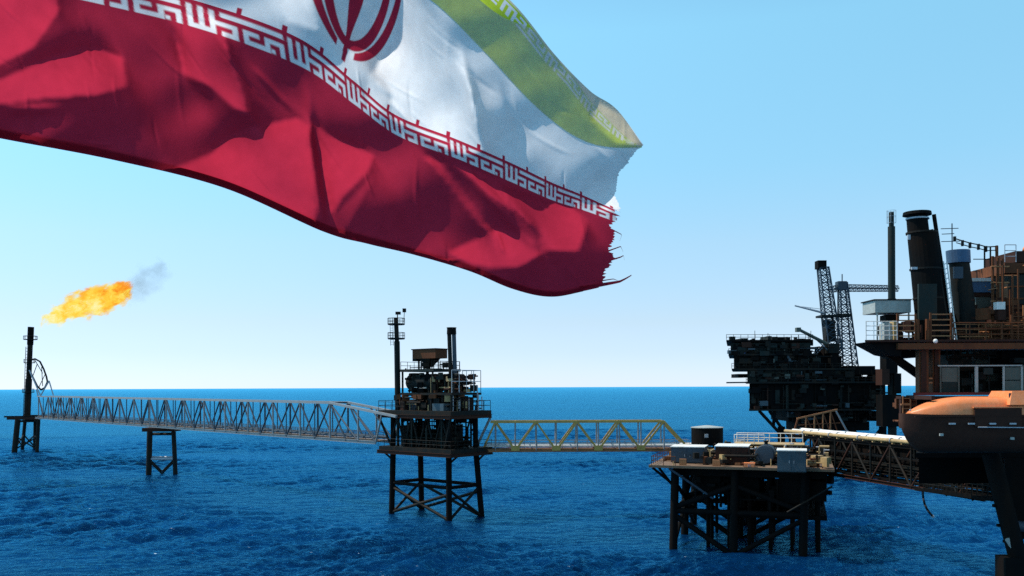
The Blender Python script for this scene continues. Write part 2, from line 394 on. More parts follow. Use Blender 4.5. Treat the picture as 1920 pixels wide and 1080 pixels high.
def volume_body(name, p, q, pad, mat, label, cat, kind=None):
    p, q = Vector(p), Vector(q); d = q-p; L = d.length
    volume_mat(mat, kind or 'fire', L)
    b = MB(); b.lathe((0, 0, 0), [(pad*.35, -2.5), (pad*.8, L*.12), (pad, L*.4), (pad, L*.8), (pad*.7, L+1.5), (pad*.2, L+3)], n=18, axis='x')
    me = b.mesh(name, mat)
    o = bpy.data.objects.new(name, me); COL.objects.link(o); o.location = p
    o.rotation_euler = d.to_track_quat('X', 'Z').to_euler()
    return tag(o, label, cat)
fl = volume_body('gas_flame', at(80, 597, DT), at(246, 541, DT+2), 10.0, 'flame', 'yellow and orange gas flame streaming right from the flare stack tip', 'flame', 'fire')
sm = volume_body('smoke_plume', at(236, 556, DT+2), at(318, 494, DT+4), 11.0, 'smoke', 'thin grey blue smoke wisp trailing off the gas flame', 'smoke', 'smoke')
sm['kind'] = 'stuff'

# ================================================================== LONG TRUSS BRIDGE
PA, PB = at(78, 783, 281.0), at(722, 829, 143.0)
tb = Thing('truss_bridge', 'long grey steel truss footbridge running from the flare tower to the middle platform', 'bridge', (PB.x, PB.y, 0))
zA, zB = PA.z, PB.z
htA, htB = Z(743, 281, 95) - zA, Z(756, 152, 655) - Z(824, 152, 655)
ax = Vector((PB.x-PA.x, PB.y-PA.y, 0)); Lb = ax.length; ax.normalize()
nrm = Vector((ax.y, -ax.x, 0));  nrm = nrm if nrm.y < 0 else -nrm      # towards the viewer
wid = 3.6
def bpt(t, top, side):
    p = PA.lerp(PB, t); hh = htA + (htB-htA)*t
    return Vector((p.x, p.y, p.z + (hh if top else 0))) + nrm*(side*wid/2)
NP = 18; tend = 0.962
for side in (1, -1):
    tb.beam('bottom_chord', bpt(0, 0, side), bpt(1, 0, side), .42, .5, 'grey_paint')
    tb.bar('top_chord', bpt(0.012, 1, side), bpt(tend-.035, 1, side), .38, .38, 'grey_paint')
    e0, e1 = bpt(tend-.035, 1, side), bpt(1.03, 0, side)+Vector((0,0,4.3)); tb.bar('end_post', e0, e1, .38, .38, 'grey_paint')
    for f_ in (.45, .8):
        t_ = (tend-.035)+(1.03-tend+.035)*f_; tb.tube('post', bpt(min(t_, 1), 0, side), e0.lerp(e1, f_), .16, 'grey_paint'); tb.tube('diagonal', bpt(min(t_, 1), 0, side), e0.lerp(e1, f_-.45), .14, 'blue_steel')
    for i in range(NP):
        t0 = (i+.35)/NP*tend; tm = t0+.5*tend/NP; t1 = t0+tend/NP
        tb.tube('post', bpt(t0, 0, side), bpt(t0, 1, side), .17, 'grey_paint' if side > 0 else 'blue_steel')
        if t1 <= 1.0:
            tb.tube('diagonal', bpt(t0, 1, side), bpt(min(tm, 1), 0, side), .15, 'blue_steel')
            if i < NP-1:
                tb.tube('diagonal', bpt(t1, 1, side), bpt(tm, 0, side), .15, 'blue_steel')
                tb.tube('hanger', bpt(tm, 0, side), bpt(tm, 1, side), .10, 'blue_steel')
    tb.rail([bpt(0.02, 0, side*.55)+Vector((0,0,.35)), bpt(.99, 0, side*.55)+Vector((0,0,.35))], 'blue_steel', h=1.2, step=2.2, r=.05, rails=3)
for i in range(NP):
    t0 = (i+.35)/NP*tend
    tb.bar('cross_beam', bpt(t0, 0, 1), bpt(t0, 0, -1), .3, .3, 'blue_steel')
    tb.tube('top_strut', bpt(t0, 1, 1), bpt(t0, 1, -1), .12, 'blue_steel')
    if i < NP-1:
        t1 = (i+1.35)/NP*tend
        tb.tube('wind_brace', bpt(t0, 1, 1), bpt(t1, 1, -1), .09, 'blue_steel')
tb.bar('walkway', bpt(0, 0, 0)+Vector((0,0,.27)), bpt(1, 0, 0)+Vector((0,0,.27)), 2.2, .08, 'deck_plate')
for sx, r_ in ((-.62, .22), (.62, .16)):
    tb.tube('gas_pipe', bpt(0.01, 0, sx)+Vector((0,0,.75)), bpt(.995, 0, sx)+Vector((0,0,.75)), r_, 'blue_steel')

# pier under the bridge
def bridge_t(px):
    k = (px-960)/F
    return (k*PA.y-PA.x)/((PB.x-PA.x)-k*(PB.y-PA.y))
t_p = bridge_t(306); cp = bpt(t_p, 0, 0)
pr = Thing('bridge_pier', 'four legged steel pier standing in the sea under the long truss bridge', 'pier', (cp.x, cp.y, 0))
zp = cp.z-.28
LG = []
for a, b_ in ((-3.2, 1), (2.4, 1), (-3.2, -1), (2.4, -1)):
    p = Vector((cp.x, cp.y, zp-.9)) + Vector((1, 0, 0))*a + Vector((cp.x/cp.y, 1, 0))*(-b_*2.2)
    q = p + Vector((-.35 if a < 0 else .45, 0, 0))+Vector((cp.x/cp.y, 1, 0))*(-b_*.5); q.z = -2
    pr.tube('leg', p, q, .62 if a < 0 else .5, 'dark_steel'); LG.append((p, q))
pr.box('cap_beam', (cp.x-.4, cp.y, zp-.45), (7.6, 4.2, .86), 'rust_dark')
for i, j in ((0, 1), (2, 3)):
    pr.tube('brace', onleg(LG[i], 3.6), onleg(LG[j], 3.6), .28, 'galvanised')
    pr.tube('brace', onleg(LG[i], 3.2), onleg(LG[i], .2).lerp(onleg(LG[j], .2), .5), .2, 'dark_steel')
    pr.tube('brace', onleg(LG[j], 3.2), onleg(LG[i], .2).lerp(onleg(LG[j], .2), .5), .2, 'dark_steel')
    pr.tube('brace', onleg(LG[i], zp-1.5), onleg(LG[j], zp-1.5), .25, 'dark_steel')
for i, j in ((0, 2), (1, 3)): pr.tube('brace', onleg(LG[i], 3.6), onleg(LG[j], 3.6), .2, 'dark_steel')

# ================================================================== MIDDLE PLATFORM
ANG = math.atan2(-.65, .76)                         # deck's long side runs back to the left
near = at(845, 850, 133.0); near.z = 0
mc = Vector((-12.3, 139.6, 0))
fm = frame(mc.x, mc.y, ANG)                         # a: to the right and nearer; b: to the right and farther
mp_ = Thing('wellhead_platform', 'dark two deck platform on four legs standing alone in the middle of the water', 'oil platform', (mc.x, mc.y, 0))
DM = 139.0
zU, zL = Z(769, DM, 815), Z(837, DM, 815)
mlegs = []
for a, b_, da, db in ((6.2, -3.0, .2, -.2), (-6.2, -3.0, -.2, -.3), (6.2, 2.9, 1.0, .5), (-6.2, 2.9, -.1, .4)):
    p = fm(a, b_, zU-.8); q0 = fm(a, b_, zL); q = fm(a+da, b_+db, -2)
    mp_.tube('leg', p, q0, .42, 'black_steel'); mp_.tube('leg', q0, q, .46, 'black_steel'); mlegs.append((q0, q))
for i, j in ((0, 1), (0, 2), (1, 3), (2, 3)):
    mp_.tube('brace', onleg(mlegs[i], 4.9), onleg(mlegs[j], 4.9), .27, 'black_steel')
for i, j in ((0, 1), (2, 3)):
    mid = onleg(mlegs[i], 5.2).lerp(onleg(mlegs[j], 5.2), .45)
    mp_.tube('brace', onleg(mlegs[i], 3.9), onleg(mlegs[j], 0.2), .24, 'dark_steel')
    mp_.tube('brace', onleg(mlegs[j], 4.2), onleg(mlegs[i], 0.0), .24, 'dark_steel')
for i, j in ((0, 2), (1, 3)):
    mp_.tube('brace', onleg(mlegs[i], 4.6), onleg(mlegs[j], 0.0), .22, 'dark_steel')
    mp_.tube('brace', onleg(mlegs[j], 4.6), onleg(mlegs[i], 0.0), .22, 'dark_steel')
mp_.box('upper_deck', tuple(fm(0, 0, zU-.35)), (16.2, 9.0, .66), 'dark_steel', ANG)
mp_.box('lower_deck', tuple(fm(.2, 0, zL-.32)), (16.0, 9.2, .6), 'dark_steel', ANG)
for zz, hw in ((zU, (8.1, 4.5)), (zL, (8.2, 4.6))):
    for a0, b0, a1, b1 in ((-1,-1,1,-1), (1,-1,1,1), (1,1,-1,1), (-1,1,-1,-1)):
        mp_.beam('edge_beam', fm(a0*hw[0], b0*hw[1]*1.012, zz-.9), fm(a1*hw[0], b1*hw[1]*1.012, zz-.9), .3, .55, 'rust_dark')
for b_ in (-4.4, 4.4):                                # knee braces and truss between the decks
    mp_.tube('brace', fm(-8, b_, zU-1.1), fm(-6.2, b_*.8, zL+.2), .2, 'dark_steel')
    mp_.tube('brace', fm(8, b_, zU-1.1), fm(6.0, b_*.8, zL+.2), .2, 'grey_paint' if b_ > 0 else 'dark_steel')
    for k in range(4):
        x0 = -6.6+k*3.3
        mp_.tube('brace', fm(x0, b_*.73, zL+.1), fm(x0+1.65, b_*.73, zU-.9), .15, 'dark_steel')
        mp_.tube('brace', fm(x0+3.3, b_*.73, zL+.1), fm(x0+1.65, b_*.73, zU-.9), .15, 'dark_steel')
        mp_.tube('column', fm(x0+1.65, b_*.73, zL), fm(x0+1.65, b_*.73, zU-.7), .16, 'green_steel')
for l_, sx in zip(mlegs, (1, -1, 1, -1)):
    mp_.tube('knee_brace', onleg(l_, zL-2.3), l_[0]+Vector((sx*1.7, 0, -.8)), .16, 'dark_steel')
mp_.rail([fm(-8, -4.45, zU), fm(-8, 4.4, zU), fm(-4, 4.4, zU)], 'dark_steel', h=1.5, r=.045)
mp_.rail([fm(8, -4.4, zU), fm(8, 4.4, zU), fm(2, 4.4, zU)], 'dark_steel', h=1.5, r=.045)
mp_.rail([fm(-8, -4.45, zU), fm(-2, -4.45, zU)], 'dark_steel', h=1.3, r=.04)
mp_.rail([fm(-8.1, -4.5, zL), fm(8.1, -4.5, zL), fm(8.1, 4.5, zL)], 'dark_steel', h=1.2, r=.04)
# mezzanines carried on posts
zM1, zM2 = Z(736, DM, 815), Z(692, DM, 815)
mz1 = mp_.box('mezzanine', tuple(fm(1.2, .2, zM1-.2)), (11.5, 6.6, .35), 'dark_steel', ANG)
mz2 = mp_.box('mezzanine', tuple(fm(-1.2, .4, zM2-.2)), (7.6, 6.0, .4), 'green_steel', ANG)
for a, b_ in ((-4.2,-2.7),(-1,-2.7),(2.2,-2.7),(6.5,-2.7),(-4.2,3.1),(2.2,3.1),(6.5,3.1)):
    mp_.tube('column', fm(a, b_, zU), fm(a, b_, zM1-.4), .17, 'dark_steel')
for a, b_ in ((-4.6,-2.4),(2.2,-2.4),(-4.6,3.1),(2.2,3.1)):
    mp_.tube('column', fm(a, b_, zM1 if a > -4.5 else zU), fm(a, b_, zM2-.4), .16, 'dark_steel')
mp_.rail([fm(6.9, -3, zM1), fm(6.9, 3.4, zM1), fm(3, 3.4, zM1)], 'galvanised', h=3.4, r=.055, rails=2, step=1.8, name='tall_guard_frame')
mp_.rail([fm(-4.9, -2.5, zM2), fm(-4.9, 3.3, zM2), fm(2.4, 3.3, zM2)], 'dark_steel', h=1.2, r=.04)
mp_.rail([fm(2.6, -2.5, zM2), fm(2.6, 3.2, zM2)], 'dark_steel', h=1.2, r=.04)
def clutter(t, name, P, amin, amax, bmin, bmax, z0, z1, n, mat, seed, rad=(.05, .16), boxes=.3):
    """small pipes, valves and boxes too fine to tell apart"""
    r_ = random.Random(seed); b = MB()
    for _ in range(n):
        a, b_, z = r_.uniform(amin, amax), r_.uniform(bmin, bmax), r_.uniform(z0, z1)
        if r_.random() < boxes:
            h = min(r_.uniform(.3, 1.1), z1-z0); z = min(z, z1-h); b.box(tuple(P(a, b_, z+h/2)), (r_.uniform(.3, 1.2), r_.uniform(.3, 1.0), h), r_.uniform(-.7, .7))
        elif r_.random() < .5: b.tube(P(a, b_, z0), P(a, b_, z), r_.uniform(*rad), n=6)
        elif r_.random() < .5: b.tube(P(a, b_, z), P(min(amax, a+r_.uniform(1, 4)), b_, z), r_.uniform(*rad), n=6)
        else: b.tube(P(a, b_, z), P(a, min(bmax, b_+r_.uniform(1, 4)), z), r_.uniform(*rad), n=6)
    o = t.mesh(name, b, mat); o[0]['kind'] = 'stuff'; return o
clutter(mp_, 'deck_fittings', fm, -5.5, 7, -3.4, 3.4, zU, zM1-.4, 90, 'dark_steel', 1)
clutter(mp_, 'deck_fittings', fm, -4.2, 6.6, -2.8, 3.0, zM1, zM2-.6, 80, 'green_steel', 2)
clutter(mp_, 'deck_fittings', fm, 1.5, 6.8, -2.6, 3.0, zM1, zM1+2.8, 36, 'rust_dark', 3)
clutter(mp_, 'deck_fittings', fm, -6.4, 6.6, -3.4, 3.4, zL, zU-.9, 120, 'black_steel', 4, rad=(.06, .2))
clutter(mp_, 'deck_fittings', fm, -5, 7, -3.6, 3.4, zU, zM1-.3, 60, 'rust', 6)
clutter(mp_, 'deck_fittings', fm, -4, 6.6, -2.8, 3.0, zM1, zM2-.8, 70, 'black_steel', 7, rad=(.1, .3), boxes=.5)
clutter(mp_, 'deck_fittings', fm, -5, 7.4, -3.9, 3.6, zU, zM1-.3, 26, 'tan_paint', 8, rad=(.04, .09), boxes=.25)
clutter(mp_, 'deck_fittings', fm, -4, 6.6, -2.8, 3.0, zM1, zM2-.8, 18, 'tan_paint', 9, rad=(.04, .09), boxes=.3)
clutter(mp_, 'deck_fittings', fm, -4.4, 2.2, -2.2, 3.0, zM2, zM2+1.0, 22, 'dark_steel', 5)
# machinery fixed to the decks
def part_box(t, name, fr, a, b_, z0, sz, mat): return t.box(name, tuple(fr(a, b_, z0+sz[2]/2)), sz, mat, ANG)
for a, b_, sz, mt in ((-2.6,-1.2,(2.2,2.0,1.5),'blue_steel'), (.8,.8,(2.0,2.4,2.0),'dark_steel'), (4.2,-2.6,(2.4,1.4,1.1),'teal_box'), (5.2,1.2,(2.4,2.2,2.0),'rust_dark'), (-4.8,1.6,(1.8,2.4,1.6),'green_steel'), (-1.2,2.2,(5.0,1.6,2.3),'black_steel'), (3.2,2.4,(2.6,1.4,2.2),'black_steel'), (2.0,-2.0,(1.6,1.0,2.3),'dark_steel'), (-3.9,-2.8,(1.0,.8,1.9),'rust_dark')):
    part_box(mp_, 'equipment_skid', fm, a, b_, zU+.01, sz, mt)
for a, b_, sz, mt in ((-4.4,0,(2.6,3.4,3.2),'dark_steel'), (-.4,1.0,(2.2,3.2,2.6),'black_steel'), (3.4,.3,(2.4,3.0,3.4),'dark_steel')):
    part_box(mp_, 'manifold_block', fm, a, b_, zL+.01, sz, mt)
b = MB()
for k in range(14):
    a = -6+k*.9; bb = random.uniform(-2.8, 2.8); b.tube(fm(a, bb, zL), fm(a, bb, zU-.7), random.uniform(.07, .16), n=6)
for k in range(7):
    z = zL+.8+k*.6; bb = -3+k*.9; b.tube(fm(-6.2, bb, z), fm(6.2, bb, z), .1, n=6)
mp_.mesh('riser_pipes', b, 'green_steel')[0]['kind'] = 'stuff'
b = MB()
for k in range(9):
    a = random.uniform(2.4, 6.4); bb = random.uniform(-2.6, 2.6); h = random.uniform(.8, 2.6)
    b.tube(fm(a, bb, zM1-.05), fm(a, bb, zM1+h), random.uniform(.12, .3), n=8)
    b.tube(fm(a, bb, zM1+h*.8), fm(a+random.uniform(-1.4, 1.4), bb, zM1+h*.8), .12, n=6)
mp_.mesh('valve_cluster', b, 'rust')
b = MB()
for k in range(10):
    a = random.uniform(5.8, 7.4); bb = random.uniform(-3.6, 3.6)
    b.tube(fm(a, bb, zU), fm(a, bb, zM1+random.uniform(-1.0, 1.4)), .09, n=6)
mp_.mesh('pipe_stand', b, 'galvanised')

def horizontal_drum(name, label, ctr, r, L, mat, rz, cat='vessel', group=None, saddle=0.5, sm='dark_steel', dome=1.0):
    t = Thing(name, label, cat, (ctr[0], ctr[1], ctr[2]-r-saddle), group)
    b = MB(); h = L/2
    b.lathe(tuple(ctr), [(r*.15, -h-r*.42*dome), (r*.6, -h-r*.33*dome), (r*.9, -h-r*.13*dome), (r, -h), (r, h), (r*.9, h+r*.13*dome), (r*.6, h+r*.33*dome), (r*.15, h+r*.42*dome)], n=24, axis='x', rz=rz)
    sh = t.mesh('shell', b, mat, smooth=True)
    ca, sa = math.cos(rz), math.sin(rz)
    for k in (-.6, .6):
        t.box('saddle', (ctr[0]+ca*h*k, ctr[1]+sa*h*k, ctr[2]-r*.75-saddle/2), (r*.35, r*1.5, saddle+r*.5), sm, rz)
        b = MB(); b.lathe((ctr[0]+ca*h*k*1.3, ctr[1]+sa*h*k*1.3, ctr[2]), [(r*1.025, -.06), (r*1.025, .06)], n=24, axis='x', rz=rz); t.mesh('band', b, sm)
    b = MB(); b.lathe((ctr[0]+ca*h*.2, ctr[1]+sa*h*.2, ctr[2]+r*.95), [(r*.2, 0), (r*.2, r*.35), (r*.3, r*.35), (r*.3, r*.45)], n=12); t.mesh('nozzle', b, sm)
    return t
q = fm(-1.0, -1.0, 0)
d1 = horizontal_drum('process_vessel', 'dark horizontal pressure drum with a pale stripe under the top deck of the middle platform', (q.x, q.y, zM1+1.62), 1.3, 6.0, 'dark_steel', ANG, saddle=.33)
b = MB(); u_ = Vector((math.cos(ANG), math.sin(ANG), 0)); nv = Vector((math.sin(ANG), -math.cos(ANG), 0))
b.tube(Vector((q.x, q.y, zM1+.75))+nv*1.0-u_*1.6, Vector((q.x, q.y, zM1+.75))+nv*1.0+u_*1.4, .12); d1.mesh('lagged_pipe', b, 'white_paint')
q = fm(3.6, .6, 0)
v2 = Thing('vertical_separator', 'rusty brown upright vessel beside the exhaust stack on the middle platform', 'vessel', (q.x, q.y, zM1))
b = MB(); b.lathe((q.x, q.y, zM1), [(.9, 0), (.9, .3), (1.0, .3), (1.0, 2.1), (.8, 2.5), (.3, 2.75)], n=18); v2.mesh('shell', b, 'rust', smooth=False)
b = MB(); b.lathe((q.x, q.y, zM1+2.7), [(.25, 0), (.25, .5), (.38, .5), (.38, .62)], n=10); v2.mesh('nozzle', b, 'rust_dark')
# hopper on top
q = fm(-1.1, .2, 0); hz0, hz1 = Z(672, DM, 800), Z(655, DM, 800)
hp = Thing('hopper', 'rusty square hopper raised on posts above the middle platform', 'hopper', (q.x, q.y, zM2))
hp.box('tray', (q.x, q.y, (hz0+hz1)/2), (5.2, 2.6, hz1-hz0), 'rust', ANG)
hp.box('rim', (q.x, q.y, hz1+.06), (5.5, 2.9, .14), 'dark_steel', ANG)
b = MB(); b.lathe((q.x, q.y, 0), [(.5, Z(688, DM, 800)), (.9, Z(682, DM, 800)), (1.7, hz0)], n=4, rz=ANG+R(45)); hp.mesh('funnel', b, 'dark_steel')
for a, b_ in ((-1.2,-.7),(1.2,-.7),(-1.2,.7),(1.2,.7)): hp.tube('post', fm(-1.1+a, .2+b_, zM2), fm(-1.1+a, .2+b_, hz0), .09, 'dark_steel')
hp.box('side_box', tuple(fm(-4.0, 0.2, hz0-.1)), (.9, 1.2, .5), 'dark_steel', ANG); hp.tube('side_post', fm(-3.6, .2, zM2), fm(-3.6, .2, hz0-.3), .16, 'dark_steel')
# mast
mx_ = at(746, 768, 141.5)
ms = Thing('radio_mast', 'tall dark tubular mast with two caged platforms on the middle platform', 'mast', (mx_.x, mx_.y, zU))
ztop = Z(596, 141.5, 742)
ms.tube('pole', (mx_.x, mx_.y, zU), (mx_.x-.1, mx_.y, Z(640, 141.5, 742)), .46, 'dark_steel')
ms.tube('pole', (mx_.x-.1, mx_.y, Z(640, 141.5, 742)), (mx_.x-.25, mx_.y, ztop), .36, 'dark_steel')
for yy in (608, 635):
    zz = Z(yy, 141.5, 742); b = MB(); b.lathe((mx_.x-.2, mx_.y, zz-.1), [(1.35, 0), (1.35, .2)], n=12); pl = ms.mesh('mast_platform', b, 'dark_steel')
    b = MB()
    for i in range(10):
        a0, a1 = 2*math.pi*i/10, 2*math.pi*(i+1)/10
        p0 = Vector((mx_.x-.2+1.35*math.cos(a0), mx_.y+1.35*math.sin(a0), zz)); p1 = Vector((mx_.x-.2+1.35*math.cos(a1), mx_.y+1.35*math.sin(a1), zz))
        b.tube(p0, p0+Vector((0,0,.95)), .04, n=5); b.tube(p0+Vector((0,0,.95)), p1+Vector((0,0,.95)), .04, n=5); b.tube(p0+Vector((0,0,.5)), p1+Vector((0,0,.5)), .03, n=5)
    ms.mesh('railing', b, 'dark_steel', parent=pl)
ms.ladder((mx_.x-.85, mx_.y-.2, Z(648, 141.5, 742)), (mx_.x-.95, mx_.y-.2, Z(600, 141.5, 742)), 'dark_steel', w=.45)
ms.box('lamp', (mx_.x+.1, mx_.y, ztop+.75), (.8, .5, .45), 'dark_steel'); ms.tube('lamp_post', (mx_.x+.0, mx_.y, ztop-.1), (mx_.x+.0, mx_.y, ztop+.6), .08, 'dark_steel')
ms.tube('lamp_post', (mx_.x+1.0, mx_.y, Z(606, 141.5, 742)), (mx_.x+1.1, mx_.y, Z(585, 141.5, 742)), .05, 'dark_steel'); ms.box('lamp', (mx_.x+1.1, mx_.y, Z(582, 141.5, 742)), (.55, .4, .6), 'dark_steel')
# exhaust stack
q = at(847, 700, 137.0)
ex = Thing('exhaust_stack', 'dark twin pipe exhaust with a collar on top of the middle platform', 'chimney', (q.x, q.y, zM1))
zt2 = Z(614, 137, 847); zc = Z(627, 137, 847)
for dx in (-.36, .36): ex.tube('flue', (q.x+dx*.9+.25, q.y, zM1), (q.x+dx, q.y, zc+.05), .33, 'blue_steel' if dx > 0 else 'dark_steel')
b = MB(); b.lathe((q.x, q.y, 0), [(.72, zc), (.74, zc+.15), (.70, zt2-.12), (.76, zt2-.12), (.76, zt2)], n=18); ex.mesh('collar', b, 'black_steel')
ex.box('base', (q.x+.2, q.y, zM1+.6), (1.7, 1.4, 1.2), 'rust_dark', ANG)

# ================================================================== YELLOW TRUSS BRIDGE
DY = 138.5
yb = Thing('truss_bridge', 'short yellow painted truss bridge joining the middle platform to the cluttered riser deck', 'bridge', (at(1100, 800, DY).x, DY, 0))
yt, yo = Z(790, DY, 1080), Z(843, DY, 1080)
def yp(px, top, side): 
    p = at(px, 800, DY); return Vector((p.x, DY + side*1.5, yt if top else yo))
topn = [929, 1005, 1081, 1159, 1242]; botn = [966, 1042, 1120, 1199]
for side in (-1, 1):
    yb.bar('top_chord', yp(920, 1, side), yp(1242, 1, side), .34, .34, 'yellow_paint')
    yb.beam('bottom_chord', yp(912, 0, side), yp(1300, 0, side), .36, .46, 'rust_light')
    yb.bar('end_diagonal', yp(1242, 1, side), yp(1290, 0, side), .30, .30, 'yellow_paint')
    yb.bar('end_diagonal', yp(929, 1, side), yp(905, 0, side), .30, .30, 'yellow_paint')
    for a_, b_ in zip(topn[:-1], botn): yb.bar('diagonal', yp(a_, 1, side), yp(b_, 0, side), .28, .28, 'yellow_paint')
    for a_, b_ in zip(topn[1:], botn): yb.bar('diagonal', yp(a_, 1, side), yp(b_, 0, side), .28, .28, 'yellow_paint')
    for k in topn + botn: yb.tube('post', yp(k, 0, side), yp(k, 1, side), .12, 'grey_paint')
    for k in botn: yb.box('gusset', tuple(yp(k, 0, side*1.13)+Vector((0,0,.35))), (1.3, .05, .8), 'yellow_paint')
    yb.rail([yp(912, 0, side*.62)+Vector((0,0,.3)), yp(1290, 0, side*.62)+Vector((0,0,.3))], 'grey_paint', h=1.2, step=2.0, r=.04, rails=3)
for k in topn + botn:
    yb.bar('cross_beam', yp(k, 0, 1), yp(k, 0, -1), .25, .25, 'rust_light'); yb.tube('top_strut', yp(k, 1, 1), yp(k, 1, -1), .1, 'yellow_paint')
yb.bar('walkway', yp(910, 0, 0)+Vector((0,0,.24)), yp(1298, 0, 0)+Vector((0,0,.24)), 1.7, .06, 'deck_plate')
for sd, r_, mt in ((.8, .3, 'white_paint'), (-.55, .16, 'white_paint'), (.3, .2, 'galvanised')):
    yb.tube('pipe', yp(908, 0, sd)+Vector((0,0,.62)), yp(1300, 0, sd)+Vector((0,0,.62)), r_, mt)

# ================================================================== RISER PLATFORM
RA = math.atan2(-.31, .95)
fr = frame(17.0, 109.0, RA)
zR = 10.35
rp = Thing('riser_platform', 'low dark platform with a cluttered brown deck at the right end of the yellow bridge', 'oil platform', (30, 115, 0))
rp.box('deck', tuple(fr(10.5, 13, zR-.15)), (21.5, 26.0, .3), 'deck_plate', RA)
rp.box('deck_beam', tuple(fr(11.5, 13, zR-.85)), (18.0, 22.0, 1.0), 'black_steel', RA)
rlegs = []
for b_ in (1.4, 12.5, 23):
    for a in (2.8, 10.0, 18.0):
        p = fr(a, b_, zR-.5); q = fr(a-.3, b_-.2, -2); rp.tube('leg', p, q, .5, 'black_steel'); rlegs.append((p, q))
def br(i, zi, j, zj, r=.3, m='black_steel'): rp.tube('brace', onleg(rlegs[i], zi), onleg(rlegs[j], zj), r, m)
for row in (0, 3, 6):
    br(row, 4.7, row+1, 4.7, .36); br(row+1, 4.7, row+2, 4.7, .36)
    br(row, 5.1, row+1, 8.0, .34); br(row+1, 8.0, row+2, 5.1, .3)
    br(row, 4.2, row+1, -.5, .34); br(row+1, -.5, row+2, 4.2, .3)
for colm in (0, 1, 2):
    br(colm, 4.7, colm+3, 4.7, .3); br(colm+3, 4.7, colm+6, 4.7, .3)
    br(colm, 8.2, colm+3, 5.0, .26); br(colm+3, 5.0, colm+6, 8.2, .26); br(colm, .2, colm+3, 4.3, .26); br(colm+3, 4.3, colm+6, 0.2, .26)
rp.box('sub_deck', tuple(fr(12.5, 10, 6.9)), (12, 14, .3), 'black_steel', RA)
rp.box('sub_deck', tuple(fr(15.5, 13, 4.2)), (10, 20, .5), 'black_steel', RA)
for a in (6.5, 9, 11.5, 14, 16.5, 19.5):
    for b_ in (4, 9, 16): rp.tube('conductor', fr(a, b_, zR-.4), fr(a, b_, -2), random.uniform(.18, .3), 'black_steel')
rp.tube('knee_brace', fr(.2, .3, zR-.35), onleg(rlegs[0], zR-2.6), .16, 'black_steel'); rp.tube('knee_brace', fr(.4, 3.0, zR-.35), onleg(rlegs[0], zR-2.9), .16, 'black_steel')
rp.tube('knee_brace', fr(2.2, .2, zR-.35), onleg(rlegs[1], zR-4.0).lerp(onleg(rlegs[0], zR-4.0), .35), .15, 'blue_steel')
rp.tube('diagonal_rod', fr(21, .3, zR-2), fr(16, .2, zR-5.2), .12, 'dark_steel')
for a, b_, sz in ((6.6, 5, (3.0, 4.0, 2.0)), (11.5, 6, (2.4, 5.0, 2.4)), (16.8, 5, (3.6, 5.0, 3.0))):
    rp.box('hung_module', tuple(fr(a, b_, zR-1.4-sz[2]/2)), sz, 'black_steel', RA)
rp.rail([fr(0.1, 26, zR), fr(.1, .1, zR), fr(3.0, .1, zR)], 'rust', h=1.1, r=.04)
rp.rail([fr(9.6, 26, zR), fr(21, 25.9, zR)], 'galvanised', h=1.1, r=.04)
b = MB()
for k in range(26):
    a = random.uniform(.6, 20.5); b_ = random.uniform(.3, 24); hh = random.uniform(.25, .8)
    b.box(tuple(fr(a, b_, zR+hh/2+.004)), (random.uniform(.3, 1.3), random.uniform(.3, 1.2), hh), RA+random.uniform(-.2, .2))
o = rp.mesh('deck_clutter', b, 'rust_light'); o[0]['kind'] = 'stuff'
b = MB()
for k in range(16):
    a = random.uniform(6, 20.5); b_ = random.uniform(3, 24); L = random.uniform(2, 6); z = zR+random.uniform(.3, 1.9)
    if k % 2: b.tube(fr(a, b_, z), fr(a, min(25.5, b_+L), z), random.uniform(.08, .18), n=8)
    else: b.tube(fr(a, b_, z), fr(min(21, a+L), b_, z), random.uniform(.08, .18), n=8)
    b.tube(fr(a, b_, zR), fr(a, b_, z), .09, n=6)
o = rp.mesh('deck_piping', b, 'tan_paint'); o[0]['kind'] = 'stuff'
clutter(rp, 'deck_fittings', fr, 3.5, 21, .6, 25, zR, zR+1.5, 150, 'dark_steel', 11, rad=(.06, .2))
clutter(rp, 'deck_fittings', fr, .5, 21, .4, 25, zR, zR+1.0, 70, 'rust', 12, rad=(.05, .15))
clutter(rp, 'deck_fittings', fr, 8, 21, 4, 24, zR, zR+2.2, 50, 'galvanised', 13, rad=(.05, .14), boxes=.1)
clutter(rp, 'deck_fittings', fr, 1, 21, .5, 24, zR, zR+1.3, 60, 'tan_paint', 15, rad=(.05, .12), boxes=.35)
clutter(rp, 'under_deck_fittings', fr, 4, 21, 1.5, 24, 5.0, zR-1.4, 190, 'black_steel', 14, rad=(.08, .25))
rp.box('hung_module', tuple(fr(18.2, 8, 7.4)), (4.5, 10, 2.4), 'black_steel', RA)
rp.box('walkway_grating', tuple(fr(13.5, 14, zR+2.0)), (9, 5.0, .12), 'tan_paint', RA)
for a in (9.4, 17.6):
    for b_ in (11.8, 16.2): rp.tube('post', fr(a, b_, zR), fr(a, b_, zR+1.95), .1, 'tan_paint')
rp.rail([fr(9.2, 16.4, zR+2.06), fr(17.8, 16.4, zR+2.06)], 'white_paint', h=1.2, r=.06)
rp.rail([fr(9.2, 11.6, zR+2.06), fr(13, 11.6, zR+2.06)], 'white_paint', h=1.2, r=.06)

